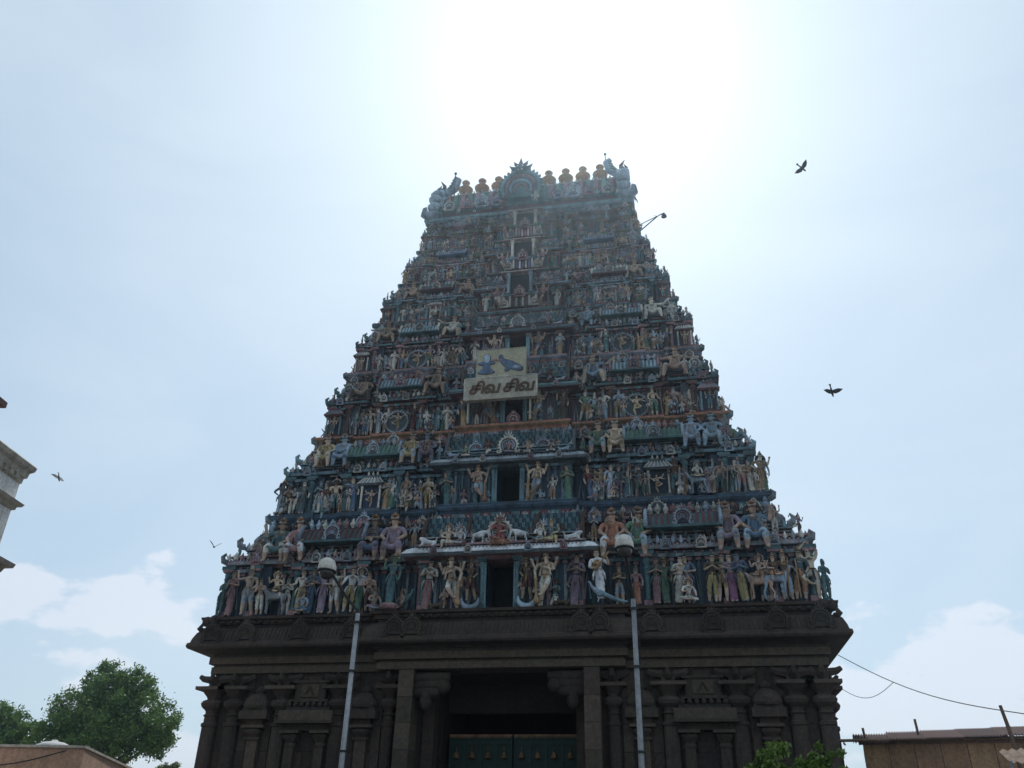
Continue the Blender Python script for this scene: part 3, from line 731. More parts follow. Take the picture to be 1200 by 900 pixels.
def storey(i):
    z, w, y = ZS[i], WS[i], YS[i]; z1, w1, y1 = ZS[i+1], WS[i+1], YS[i+1]
    H = z1-z; s = H/4.74; C = SCH[i]
    ss = max(s, .55)
    S = part('storey')
    dw = (.55,.50,.42,.42,.42,.42,.40)[i]
    wt = .45
    fig_h = wt*H*.93
    inset = .55*ss
    # wall with a real door recess
    m = MB(); O = outline(w-inset, y+inset, .35*ss, .2*ss, (dw, 1.6))
    m.sweep(O, [(0.03, z), (0.03, z+.05*H), (0, z+.06*H), (0, z+wt*H)], C['wall'])
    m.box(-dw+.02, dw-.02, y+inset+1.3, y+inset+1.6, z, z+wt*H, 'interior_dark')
    m.build('wall', S)
    # relief of thin colonnettes, beam and brackets behind the statues
    m = MB(); stp = .34*ss; nn_ = int(w/stp)
    for sg in (-1, 1):
        for k in range(nn_):
            xx = sg*(dw+.35+k*stp); fx = abs(xx)/w
            if abs(xx) > w-inset-.1: continue
            yy = y+inset+(0 if (fx > BAYS[3] or BAYS[1] < fx < BAYS[2]) else (.35*ss if fx > BAYS[0] else -.2*ss))
            c_1 = (C['pil'], C['cor'], C['plat'], C['cor2'])[k % 4]
            m.box(xx-.05*ss, xx+.05*ss, yy-.07, yy+.1, z+.02, z+wt*H*.80, c_1)
            m.box(xx-.10*ss, xx+.10*ss, yy-.11, yy+.1, z+wt*H*.80, z+wt*H*.86, C['cor2'])
            m.box(xx-.16*ss, xx+.16*ss, yy-.16, yy+.1, z+wt*H*.865, z+wt*H*.93, (C['cor'], C['pil'])[k % 2])
            m.ball((xx+stp*.5, yy-.06, z+wt*H*.96), .07*ss, C['cor2'], 6, 4)
            if k % 2: m.tube([(xx+stp*.15, yy-.05, z+.3*ss), (xx+stp*.5, yy-.08, z+.62*wt*H), (xx+stp*.85, yy-.05, z+.3*ss)], .035*ss, (C['cor'],'pale_blue')[k//2 % 2], 4)
    tag(m.build('wall_relief', S), kind='stuff')
    # rows of small leaf crests on cornice and platform
    m = MB()
    for zq, off, stq, tw, ty in ((z+(wt+.072)*H, inset-.28*ss, .30*ss, .22*(w-w1), .22*(y1-y)), (z+.625*H, inset-.20*ss, .36*ss, .5*(w-w1), .34*(y1-y))):
        nq = int(w/stq)
        for sg in (-1, 1):
            for k in range(nq+1):
                xx = sg*(BAYS[0]*w+.15+k*stq)
                if abs(xx) > w-tw-.15: continue
                fx = abs(xx)/w; yy = y+ty+off+(0 if (fx > BAYS[3] or BAYS[1] < fx < BAYS[2]) else .35*ss)
                cc = rnd.choice(('cream','pale_blue','pink','sky_teal','grey')); q = ss*rnd.uniform(.85,1.15)
                m.tube([(xx, yy, zq), (xx, yy-.03, zq+.13*q), (xx, yy, zq+.30*q)], [.10*q,.085*q,.01], cc, 5)
                for t_ in (-1, 1): m.tube([(xx, yy, zq+.02), (xx+t_*.10*q, yy, zq+.09*q), (xx+t_*.13*q, yy, zq+.18*q)], [.05*q,.04*q,.01], cc, 4)
        for yq in (.06,.14,.22,.30): # returns along the side faces
            for sg in (-1, 1):
                xx = sg*(w-tw-off+.0); yy = y+(YB-2*y)*yq
                m.tube([(xx, yy, zq), (xx, yy, zq+.15*ss), (xx, yy, zq+.36*ss)], [.13*ss,.11*ss,.01], 'pale_blue', 5)
    tag(m.build('leaf_crests', S), kind='stuff')
    # cornice: rolled eave with bead ribs
    dw_, dy_ = w-w1, y1-y
    wc, yc_ = w-.22*dw_, y+.22*dy_; wp, yp_ = w-.50*dw_, y+.34*dy_
    m = MB(); O = outline(wc-inset, yc_+inset, .35*ss, .25*ss+.22*dy_)
    c0 = z+wt*H; e = .42*ss
    m.sweep(O, [(0,c0),(.06*ss,c0+.015*H),(e*.55,c0+.02*H),(e,c0+.012*H),(e*1.05,c0+.028*H),(e*.9,c0+.05*H),(e*.5,c0+.068*H),(e*.2,c0+.072*H),(e*.2,c0+.085*H),(e*.75,c0+.085*H),(e*.75,c0+.10*H),(-.1,c0+.10*H)],
            C['cor'], mats=[C['cor2'],C['cor2'],C['cor2'],C['cor'],C['cor'],C['cor'],C['cor'],C['cor2'],C['plat'],C['cor2'],C['plat']])
    nb = int(2*w/(.16*ss))
    for k in range(nb):
        xx = -wc+.1+(2*wc-.2)*(k+.5)/nb; fx = abs(xx)/wc
        yy = (yc_ if fx > BAYS[0] else y)+inset - e + (0 if (fx > BAYS[3] or BAYS[1] < fx < BAYS[2]) else (.35*ss if fx > BAYS[0] else -.25*ss))
        m.box(xx-.035*ss, xx+.035*ss, yy-.015*ss, yy+.2*ss, c0+.014*H, c0+.062*H, C['cor2'] if k % 2 else C['cor'])
    m.build('cornice', S)
    # stepped platform carrying the miniature shrines
    p0 = z+(wt+.10)*H; p1 = z+.625*H; st = (p1-p0)/3
    m = MB(); O = outline(wp-inset, yp_+inset, .35*ss, .15*ss+.34*dy_)
    m.sweep(O, [(-.02,p0),(-.02,p0+st*.5),(.14*ss,p0+st*.5),(.16*ss,p0+st),(.02*ss,p0+st*1.05),(.02*ss,p0+st*1.5),(.18*ss,p0+st*1.55),(.20*ss,p0+st*2),(.06*ss,p0+st*2.05),(.06*ss,p0+st*2.5),(.26*ss,p0+st*2.55),(.26*ss,p1),(-.6,p1)],
            C['plat'], mats=[C['plat'],C['cor2'],C['cor'],C['plat'],C['plat'],C['cor2'],C['cor'],C['plat'],C['neck'],C['cor2'],C['cor'],C['plat']])
    m.build('platform', S)
    # neck wall behind the shrines, frieze with alternating panels
    m = MB(); O1 = outline(w1-.08, y1+.10, .25*ss, .2*ss); nk0 = z+.60*H; nk1 = z+.90*H
    m.sweep(O1, [(-.12,nk0),(-.12,nk1-.10*H),(.05,nk1-.10*H),(.08,nk1-.08*H),(-.08,nk1-.075*H),(-.08,nk1)], C['neck'], mats=[C['neck'],C['cor2'],C['cor'],C['cor2'],C['neck']])
    m.build('neck_wall', S)
    m = MB(); npn = int(2*w1/(.42*ss))
    for k in range(npn):
        xa = -w1+.1+(2*w1-.2)*k/npn; xb = xa+(2*w1-.2)/npn; xm = (xa+xb)/2; fx = abs(xm)/w1
        yy = y1+.10+(0 if (fx > BAYS[3] or BAYS[1] < fx < BAYS[2]) else (.25*ss if fx > BAYS[0] else -.2*ss))
        mt = C['fr'][k % 2]
        m.box(xa+.02, xb-.02, yy-.06, yy+.2, nk1-.07*H, nk1-.004, mt)
        for q in (-.09, .09):
            m.tube([(xm+(q-.05)*ss, yy-.08, nk1-.05*H), (xm+q*ss, yy-.10, nk1-.02*H), (xm+(q+.05)*ss, yy-.08, nk1-.05*H)], .025*ss, ('cream','pale_blue','pink')[k % 3], 4)
    m.build('frieze', S)
    # baluster rows above each sala
    m = MB()
    for sg in (-1, 1):
        x0, x1_ = sg*BAYS[1]*w1*.96, sg*BAYS[2]*w1*1.02; n = max(5, int(abs(x1_-x0)/(.24*ss)))
        for k in range(n):
            m.lathe((x0+(k+.5)*(x1_-x0)/n, y1-.0, z+.735*H), [(.05*ss,0),(.09*ss,.03*H),(.03*ss,.05*H),(.07*ss,.07*H),(.05*ss,.085*H)], ('pink','cream','pale_blue')[k % 3], 6)
    tag(m.build('balusters', S), kind='stuff')
    # ledge: the band on which the next storey's statues stand
    m = MB(); O2 = outline(w1-.16, y1+.16, .14, .28*ss)
    m.sweep(O2, [(-.3,nk1),(.0,nk1),(.04,nk1+.02*H),(-.04,nk1+.025*H),(.02,nk1+.04*H),(.13,nk1+.055*H),(.16,nk1+.065*H),(.16,nk1+.085*H),(.10,z1-.008*H),(.0,z1)],
            C['led'], mats=[C['led'],C['led2'],C['led'],C['led2'],C['led'],C['led'],C['led2'],C['led'],C['led']])
    m.build('ledge', S)
    # miniature shrine roofs
    yc = (y+inset+y1)/2 - .04*ss; ry = max(.30, (y1-y)*.45)*1.0; rz = .15*H
    for sg in (-1, 1):
        x0, x1_ = sorted((sg*(BAYS[1]*w+.1), sg*(BAYS[2]*w-.05)))
        sala(S, x0, x1_, yc, p1+.02*H, ry, rz, ss, C['ra'], C['rb'], KC[(i+1) % 5])
        xk = sg*(w-.56*dw_-inset*.9-.50*ss)
        kuta(S, xk, y+.34*dy_+inset+.40*ss, p1+.03*H, .58*ss, .155*H, ss, C['ra'] if i else 'grey', C['rb'], KC[(i+2) % 5])
        # the dome row carries on along the side face
        for fy in (.42, .60, .82):
            kuta(S, sg*(w-.56*dw_-inset-.20*ss), y+(YB-2*y)*fy, p1+.03*H, .5*ss, .17*H, ss, C['ra'], C['rb'], KC[(i+2) % 5])
    # pilasters
    zt = wt*H
    xs = [BAYS[0]*w-.25, BAYS[1]*w+.02, BAYS[2]*w-.05, BAYS[3]*w+.15, w-inset-.15]
    for sg in (-1, 1):
        for q, xx in enumerate(xs):
            pilaster(S, sg*xx, y+inset-(.25*ss if q == 0 else .05*ss), z, zt, ss, C['pil'], C['cor2'])
        pilaster(S, sg*(dw+.16), y+inset-.2*ss-.06, z, zt, ss*.7, 'sky_teal' if i < 5 else 'pink', C['pil'])
    # kudus on cornice, frieze and ledge
    step = 1.25*ss+.1
    n = int(w/step)
    for sg in (-1, 1):
        for k in range(n):
            xx = sg*(BAYS[0]*w+.45+k*step)
            if abs(xx) > wc-.5: continue
            fx = abs(xx)/w; oy = 0 if (fx > BAYS[3] or BAYS[1] < fx < BAYS[2]) else .35*ss
            kudu(S, xx, yc_+inset-e+oy-.06, c0+.01*H, .42*ss)
        for fx in (.34, .58, .76, .93):
            oy = 0 if fx in (.58, .93) else .2*ss
            kudu(S, sg*fx*w1, y1+oy-.10, nk1-.10*H, (.70 if fx == .58 else .5)*ss)
    # porch: eave, scalloped roof, three gables
    a = BAYS[0]*w; yp = y+inset-.25*ss
    m = MB(); ez = z+wt*H
    RO = [(-a-.05, yp), (a+.05, yp), (a+.05, y+inset+.6), (-a-.05, y+inset+.6)]
    lightm = 'white' if i == 0 else ('grey' if i == 1 else C['cor'])
    m.sweep(RO, [(0,ez-.03*H),(.15*ss,ez-.01*H),(.52*ss,ez-.015*H),(.56*ss,ez+.012*H),(.40*ss,ez+.055*H),(.15*ss,ez+.085*H),(-.05,ez+.09*H)], C['cor2'], mats=[C['cor2'],C['cor2'],'slate',lightm,lightm,C['cor2']])
    m.build('porch_eave', S)
    m = MB(); r0_ = z+.56*H; r1_ = z+.86*H
    def rrow(xa, xb, nrow, ya, yb_):
        for j in range(nrow):
            za = r0_+(r1_-r0_)*j/nrow; zb = r0_+(r1_-r0_)*(j+1)/nrow; yq = ya+(yb_-ya)*(j/nrow)**1.6
            nn = max(4, int((xb-xa)/(.15*ss)))
            for k in range(nn):
                x_0 = xa+(xb-xa)*k/nn; x_1 = xa+(xb-xa)*(k+1)/nn
                m.box(x_0+.008, x_1-.008, yq-(.03 if (k+j) % 2 else 0), yq+.35, za, zb-.008, (C['rb'] if (k+j) % 2 else 'deep_blue') if i < 3 else ('slate' if (k+j) % 2 else C['rb']))
    pa = yp+.12*ss; pb = y1-.05
    rrow(-a*.98, -a*.42, 5, pa+.10, pb); rrow(a*.42, a*.98, 5, pa+.10, pb); rrow(-a*.42, a*.42, 6, pa-.02, pb-.05)
    tag(m.build('scalloped_tiles', S), kind='stuff')
    m = MB()
    for xx in (-a*.98, -a*.42, a*.42, a*.98):
        sg = -1 if xx < 0 else 1
        m.tube([(xx, pa-.12, r0_), (xx, pa-.05, r0_+.12*H), (xx, (pa+pb)/2, r0_+.26*H), (xx+sg*.05, pb-.05, r1_+.02*H), (xx+sg*.1, pb-.1, r1_+.08*H)], [.10*ss,.10*ss,.09*ss,.06*ss,.02], 'slate' if i % 2 else 'brown', 6)
    for k in range(9):
        m.lathe((-a*.9+1.8*a*k/8, pb+.02, r1_-.02*H), potprof(1.0*ss), ('pale_blue','cream')[k % 2], 6)
    tag(m.build('roof_ribs', S), kind='stuff')
    if i >= 4:      # upper storeys: a taller doorcase standing proud of the cornice
        ht = (.70, .71, .80)[i-4]*H; yf = yp-.75*ss; zb = z+(.27, .29, .36)[i-4]*H; hb = ht-(zb-z)
        m = MB()
        for sg in (-1, 1):
            m.box(sg*.50, sg*.66, yf, yp+.5, zb, z+ht, 'sky_teal' if i == 4 else 'ochre')
            m.lathe((sg*.58, yf-.05, zb), [(.10,0),(.11,.08),(.07,.14),(.07,hb*.78),(.12,hb*.85),(.09,hb*.92),(.14,hb-.01)], 'pale_blue' if i == 4 else 'cream', 8)
        m.box(-.495, .495, yf+.10, yp+.4, zb+.01, z+ht-.02, 'interior_dark')  # solid near-black panel: the shade of the door opening put into colour
        m.box(-.95, .95, yf+.06, yp+.3, z+.004, zb-.10, C['neck']); m.box(-1.0, 1.0, yf-.04, yp+.3, zb-.097, zb-.003, C['cor'])
        for q in range(-5, 6): m.box(q*.17-.045, q*.17+.045, yf-.0, yf+.1, z+.05, zb-.11, (C['rb'], 'cream')[q % 2])
        m.sweep([(-.85, yf), (.85, yf), (.85, yp+.4), (-.85, yp+.4)], [(-.02,z+ht+.003),(.08,z+ht+.02),(.16,z+ht+.05),(.15,z+ht+.10),(.04,z+ht+.16),(-.05,z+ht+.17)], 'cream', mats=['pink','pink','cream','sky_teal','cream'])
        m.build('doorcase', S)
        kudu(S, 0, yf-.12, zb-.22, .60, ('pink','cream','maroon'))
        for sg in (-1, 1): kudu(S, sg*.78, yf-.06, z+.02, .42, ('cream','pink','slate'))
    kudu(S, 0, pa-(.30 if i < 4 else .10)*ss, z+(.545 if i < 4 else ((.70, .71, .80)[i-4]+.055))*H, (1.05 if i < 4 else .6)*ss, ('cream','pale_blue','deep_blue'))
    kudu(S, -a*.52, pa-.12*ss, z+.555*H, .80*ss, ('pale_blue','pink','deep_blue')); kudu(S, a*.52, pa-.12*ss, z+.555*H, .80*ss, ('pale_blue','pink','deep_blue'))
    # door frame and threshold
    m = MB()
    yd = y+inset-.2*ss
    for sg in (-1, 1): m.box(sg*dw, sg*(dw+.10), yd-.05, yd+.3, z+.004, z+zt-.10, 'sky_teal')
    m.box(-dw-.10, dw+.10, yd-.05, yd+.3, z+zt-.095, z+zt-.01, 'teal')
    m.build('door_frame', S)
    if i >= 2:
        if i < 4: kudu(S, 0, yd-.12, z+.02, .80*ss, ('pink','cream','maroon'))
    # ---------------- statues of this storey
    zf = z+.004
    def row(x0, x1_, n, yy, hh):
        dx_ = (x1_-x0)/max(1, n)
        for k in range(n):
            xx = x0+(x1_-x0)*(k+.5)/n
            wo = rnd.random() < .5
            pz = rnd.choice(['sari_fold','sari_raise','sari_reach','sari_down','sari_hip','sari_hip']) if wo else rnd.choice(['man_pray','man_club','man_fold','man_wave','deity','deity','bowman','drummer'])
            if pz in ('bowman','man_club') and abs(xx) > w-.9: pz = 'man_pray'
            statue(pz, xx+rnd.uniform(-.04,.04), yy+rnd.uniform(-.06,.06), zf, hh*rnd.choice((.78,.88,.94,.97,1,1.02)), rcols(wo), rnd.uniform(-.45,.45), i, '', rnd.random() < .5)
            if rnd.random() < .75: tiny(xx+dx_*rnd.choice((-.5,.5)), yy-.10, zf, hh*rnd.uniform(.45,.75), rnd.uniform(-.5,.5), True)
            if rnd.random() < .9: tiny(xx+dx_*.5, yy+.16, zf, hh*rnd.uniform(.8,.98), rnd.uniform(-.5,.5), True)
    g = [0]
    if i == 0:
        LEFT = [(-12.05,'man_fold',['teal','teal','teal','teal','teal'],1.75,-.5),(-11.5,'sari_fold',['tan','pink','pink','gold','hair'],1.95,-.2),(-10.75,'man_wave',['skin','pale_blue','skin','skin','hair'],2.0,.3),
            (-10.15,'man_pray',['tan','cream','tan','ochre','hair'],1.55,0),(-8.45,'sari_reach',['skin','yellow','cream','gold','hair'],1.9,.1),(-8.0,'sari_fold',['tan','blue','blue','gold','hair'],1.95,0),
            (-7.45,'sari_reach',['skin','lilac','lilac','gold','hair'],1.95,.1),(-6.85,'man_wave',['skin','white','cream','gold','hair'],1.9,-.3),(-6.3,'man_club',['skin','yellow','white','gold','hair'],1.9,.1),
            (-5.85,'sari_raise',['skin','green','white','gold','hair'],1.85,.2),(-5.4,'man_pray',['tan','brown','tan','gold','hair'],1.65,.4)]
        RIGHT = [(4.75,'man_fold',['tan','pale_blue','brown','gold','hair'],1.6,0),(5.45,'sari_down',['tan','orange','pink','gold','hair'],1.5,0),(6.15,'sari_fold',['skin','pink','teal','gold','hair'],1.9,0),(6.5,'sari_raise',['tan','green','green','gold','hair'],1.8,.2),
            (6.95,'sari_fold',['skin','cream','cream','gold','hair'],1.9,.1),(7.45,'sari_reach',['skin','lilac','blue','gold','hair'],1.95,-.1),(8.2,'man_pray',['skin','yellow','brown','gold','hair'],1.95,0),
            (8.6,'man_fold',['skin','yellow','green','gold','hair'],1.95,-.1),(9.0,'sari_down',['skin','magenta','lilac','gold','hair'],1.9,.1),(9.4,'sari_fold',['blue_skin','yellow','blue','gold','hair'],1.95,0),
            (10.95,'man_club',['tan','pale_blue','brown','gold','hair'],1.9,.1),(11.4,'man_club',['skin','orange','teal','gold','hair'],2.0,-.1),(12.0,'yoga',['skin','cream','skin','hair','hair'],2.05,.2),(12.35,'man_fold',['teal','teal','teal','teal','teal'],1.6,.6)]
        for q, (xx, pz, cl_, hh, rz) in enumerate(LEFT+RIGHT):
            sgy = .1 if abs(xx) < 12 else .35
            statue(pz, xx*.985, y+.24+sgy*.4, zf, hh, cl_, rz, i, '', q % 2 == 1)
        # seated small ones at the feet of the standing row, riders
        statue('squat', -8.05, y+.06, zf, 1.5, ['tan','blue','pale_blue','gold','hair'], 0, i); statue('squat', 7.2, y+.06, zf, 1.5, ['skin','cream','cream','gold','hair'], .2, i)
        for (xx, kind, cl_, mir, rc) in ((-9.35,'bull',['grey','hair','grey','grey','grey'],False,['skin','brown','skin','gold','hair']),(9.85,'bull',['tan','hair','tan','tan','tan'],False,['skin','ochre','skin','gold','hair']),(10.4,'horse',['pale_blue','hair','grey','grey','grey'],True,['skin','orange','brown','gold','hair'])):
            statue(kind, xx, y+.25, zf, 1.25, cl_, 0, i, '', mir, name=kind+'_statue', cls='animal', cat='animal statue')
            statue('squat_raise', xx, y+.25, zf+.88, 1.45, rc, rnd.uniform(-.4,.4), i, '', mir)
            statue('man_pray', xx+.42*(1 if not mir else -1), y+.4, zf, 1.6, rcols(), 0, i)
        # goddess on pink lotus, musician with peacock
        statue('sari_raise', -4.35, y-.05, zf+.25, 2.0, ['green','teal','teal','gold','hair'], .1, i)
        lm = MB()
        for k in range(10): lm.ball((.26*math.cos(k*.628), .26*math.sin(k*.628), .12), .14, 'pink', 6, 4, 1, 1, .9)
        lm.lathe((0,0,0), [(.3,0),(.32,.1),(.26,.24)], 'pink', 10)
        lm.build('lotus_pedestal', S, (-4.35, y-.05, z))
        statue('squat', -5.0, y+.0, zf, 1.5, ['grey','lilac','tan','gold','hair'], .6, i); statue('squat', -3.85, y-.02, zf, 1.3, ['tan','brown','tan','gold','hair'], -.6, i)
        statue('peacock', -3.75, y+.05, zf, 1.35, ['teal','teal','teal','teal','teal'], -.3, i, '', True, name='peacock_statue', cls='animal', cat='animal statue')
        statue('musician', 4.0, y-.05, zf+.15, 2.0, ['skin','white','white','gold','hair'], .1, i)
        statue('peacock', 3.95, y-.25, zf, 1.35, ['pale_blue','sky_teal','sky_teal','teal','teal'], .15, i, '', False, name='peacock_statue', cls='animal', cat='animal statue')
        # porch: saree women, four-armed guardians, goddesses on white crescents
        yq = yp-.12
        for sg, c1, c2, gh in ((-1,'pink','tan',2.15), (1,'lilac','skin',2.2)):
            statue('sari_fold', sg*2.95, yq, zf, 2.1, ['tan',c1,'cream' if sg < 0 else c1,'hair','hair'], 0, i, '', sg < 0)
            statue('guardian', sg*1.9, yq-.05, zf, gh, ['skin','cream','skin','gold','hair'], 0, i, 'four-armed', sg < 0, cls='big')
            statue('man_wave', sg*1.12, yq-.02, zf+.30, 1.65, ['tan','maroon','brown','gold','hair'], 0, i, '', sg > 0)
            cm_ = MB(); pts = [(.34*math.cos(R(t)), -.05, .36+.34*math.sin(R(t))) for t in range(170, 371, 20)]
            cm_.tube(pts, [.03,.06,.09,.11,.125,.13,.125,.11,.09,.06,.03], 'pale_blue', 8)
            cm_.build('crescent_pedestal', S, (sg*1.12, yq-.05, z), smooth=True)
            statue('crouch_beast', sg*2.45, yq, zf, .95, ['brown','ochre','brown','brown','brown'], 0, i, '', sg < 0, name='lion_statue', cls='animal', cat='animal statue')
        # figures on the porch eave
        ye = yp-.25; zt2 = z+.535*H
        statue('squat_raise', 0, ye, zt2+.10, 1.7, ['tan','red','red','gold','hair'], 0, i)
        mm = MB(); mm.lathe((0,0,0), [(.38,0),(.42,.06),(.34,.12),(.40,.2)], 'orange', 12); mm.build('pedestal', S, (0, ye, zt2-.08))
        for sg in (-1, 1):
            statue('elephant', sg*.85, ye-.02, zt2, .72, ['white','white','white','white','white'], 0, i, '', sg < 0, name='elephant_statue', cls='animal', cat='animal statue')
            statue('squat', sg*1.65, ye, zt2, 1.35, ['white' if sg < 0 else 'skin','pink' if sg < 0 else 'teal','white','gold','hair'], 0, i)
            statue('squat_raise', sg*2.15, ye, zt2, 1.5, ['skin','cream' if sg < 0 else 'yellow','skin' if sg < 0 else 'teal','gold','hair'], 0, i, '', sg < 0)
            statue('crouch_beast', sg*2.95, ye, zt2-.02, 1.1, ['white','cream','white','white','white'], 0, i, '', sg > 0, name='lion_statue', cls='animal', cat='animal statue')
    else:
        yy = y+.26*ss
        fh = fig_h*(.96 if i < 3 else .92)
        for sg in (-1, 1):
            c_ = BAYS
            def seg(fa, fb): return sorted((sg*fa*w, sg*fb*w))
            dx = .44*ss+.02 if i == 1 else .50*ss
            # corner bay, outer recess, sala bay, inner recess
            segs = [(.845,.985,0),(.70,.83,.12),(.47,.695,0),(.31,.455,.12)]
            for j, (fa, fb, dy) in enumerate(segs):
                a0, a1_ = seg(fa, fb)
                if (j == 2 and i in (1, 4, 5, 6)) or (j == 0 and i in (2, 3, 4)):      # small pavilion with a seated or dancing figure
                    xc = (a0+a1_)/2+(.1 if i == 1 else 0); pw_ = (1.05 if i == 1 else .95*ss+.1) if j == 2 else .62*(a1_-a0)
                    pavilion(S, xc, y+.22, z, pw_, fh*1.12, ('cream','pink','sky_teal')[(i+j) % 3], C['cor2'], ('grey','teal','pink')[(i+j) % 3])
                    statue('dancer' if i == 1 else ('squat_raise' if j == 2 else 'deity'), xc, y+.16, zf+.08*fh, (fh*.52 if i == 1 else fh*1.15) if j == 2 and i != 1 or i == 1 else fh*.60, ['skin','ochre','skin','gold','hair'] if i % 2 else rcols(), 0, i, '', sg < 0)
                    wl = (a1_-a0-pw_)/2-.05
                    if wl > .3:
                        n_ = max(1, int(round(wl/dx))); row(a0, xc-pw_/2-.04, n_, yy, fh); row(xc+pw_/2+.04, a1_, n_, yy, fh)
                    continue
                if j == 2 and i in (2, 3):
                    # ring of flames with a dancer, standing figures either side
                    xc = (a0+a1_)/2; rr_ = .55 if i == 2 else .50
                    rm = MB()
                    pts = [(rr_*math.cos(R(t)), 0, rr_+.03+rr_*math.sin(R(t))) for t in range(-90, 271, 20)]
                    rm.tube(pts, .045, 'grey', 6)
                    for t in range(-80, 261, 14): rm.ball(((rr_+.07)*math.cos(R(t)), 0, rr_+.03+(rr_+.07)*math.sin(R(t))), .045, 'grey' if i == 2 else 'sky_teal', 5, 3)
                    rm.lathe((0, .08, rr_+.03), [(.01,0),(.01,.01)], 'slate', 6)
                    vs = [(rr_*math.cos(R(t)), .09, rr_+.03+rr_*math.sin(R(t))) for t in range(0, 360, 20)]
                    rm.add(vs, [tuple(range(18))], 'slate')
                    rm.build('flame_ring', S, (xc, y+.20, z), smooth=True)
                    statue('dancer', xc, y+.10, zf, rr_*1.95, ['skin','yellow','skin','gold','hair'], 0, i, 'dancing', sg < 0)
                    w2 = (a1_-a0)
                    row(a0, xc-rr_-.02, max(1, int((w2/2-rr_)/dx)), yy, fh); row(xc+rr_+.02, a1_, max(1, int((w2/2-rr_)/dx)), yy, fh)
                else:
                    n = max(1, int(round((a1_-a0)/dx)))
                    if j == 1 and i == 1 and sg == 1:
                        statue('horse', (a0+a1_)/2-.3, y+.2, zf, .95, ['pale_blue','hair','grey','grey','grey'], 0, i, '', False, name='horse_statue', cls='animal', cat='animal statue')
                        statue('squat', (a0+a1_)/2-.3, y+.2, zf+.72, 1.2, rcols(), 0, i)
                        row(a0+.65, a1_, n-1, yy, fh)
                    else:
                        row(a0, a1_, n, yy+dy, fh)
            # porch sides: guardian and women
            yq = yp-.12
            statue('guardian' if i < 6 else 'man_wave', sg*(dw+.16+.62*ss+(.05 if i < 4 else .22)), yq-(.0 if i < 4 else .25), zf, fig_h*1.12, [('skin','tan','tan','skin','tan','skin','tan')[i],'pale_blue' if i < 3 else rnd.choice(CLOTH),'skin' if i < 4 else 'pink','gold','hair'], 0, i, 'four-armed', sg < 0, cls='big' if i < 4 else 'row')
            statue('sari_fold' if i % 2 else 'sari_raise', sg*(a-.28), yq+.05, zf, fig_h*1.0, ['tan','green' if sg > 0 else 'teal','green' if sg > 0 else 'teal','gold','hair'] if i == 1 else rcols(True), 0, i, '', sg < 0)
        # small figures sitting on the porch eave
        ye = yp-.2*ss; zt2 = z+(wt+.085)*H
        if i < 4: statue('squat', 0, ye-.05, zt2+.02, 1.4*ss, rcols(), 0, i)
        for sg in (-1, 1):
            if i < 4:
                statue('crouch_beast', sg*a*.85, ye, zt2-.02, .9*ss, ['pale_blue','cream','grey','grey','grey'], 0, i, '', sg > 0, name='lion_statue', cls='animal', cat='animal statue')
            tiny(sg*a*.3, ye, zt2, 1.2*ss); tiny(sg*a*.65, ye, zt2, 1.2*ss)
    for sg in (-1, 1):
        for fz, ww in ((wt+.02, wc-.34), (.61, wp-.50), (.93, w1-.12)):
            m = MB(); xv = sg*ww; zv = z+fz*H; yv = (y if fz < .9 else y1)+.10
            m.tube([(xv, yv+.1, zv), (xv+sg*.16*ss, yv, zv+.06*ss), (xv+sg*.20*ss, yv-.02, zv+.22*ss), (xv+sg*.08*ss, yv, zv+.36*ss), (xv+sg*.02*ss, yv, zv+.24*ss)], [.13*ss,.13*ss,.10*ss,.05*ss,.02*ss], C['cor'], 6)
            m.build('corner_volute', S)
        for fz, dxx, fy in ((wt+.085, .25, .05), (wt+.085, .22, .22), (.63, .35, .12), (.63, .35, .30), (.0, .14, .08), (.0, .14, .24), (.0,.14,.40)):
            tiny(sg*(w-dw_*(.30 if 0 < fz < .6 else (.62 if fz else 0))-(dxx+.12)*ss), y+(YB-2*y)*fy, z+fz*H, (.95 if fz else 1.35)*ss, sg*rnd.uniform(.6,1.3), True)
    # sentinels on the corners, seen against the sky
    for sg in (-1, 1):
        tiny(sg*(w1-.02), y1+.7, z+.62*H, 1.25*ss, sg*.9)
        for fy in (.15, .33, .5):
            statue(rnd.choice(['man_pray','sari_fold','man_fold']), sg*(w-.30), y+(YB-2*y)*fy, zf, fig_h*.9, rcols(), sg*1.4, i, '', cls='side') if fy == .15 else tiny(sg*(w-.22), y+(YB-2*y)*fy, zf, fig_h, sg*1.5)
    # crowd in and over the central porch
    for sg in (-1, 1):
        for q in range(4):
            tiny(sg*(dw+.35+q*(a-dw-.45)/3.6), yp-.02, zf, fig_h*rnd.uniform(.45,.85), rnd.uniform(-.4,.4), True)
        for q in range(5):
            tiny(sg*a*(.18+.19*q), pa-.06, z+(.60 if q % 2 else .555)*H, rnd.uniform(.55,.75)*ss, rnd.uniform(-.3,.3), q % 2 == 0)
        for q in range(3):
            kudu(S, sg*a*(.25+.30*q), pb-.12, r1_-.05*H, .34*ss)
        for q in range(2):
            kudu(S, sg*a*(.36+.42*q), yp-.56*ss-.03, ez-.0*H, .30*ss)
    # a second crowd on the platforms, between and before the shrines
    npf = int((wp-BAYS[0]*w)/(.42*ss))
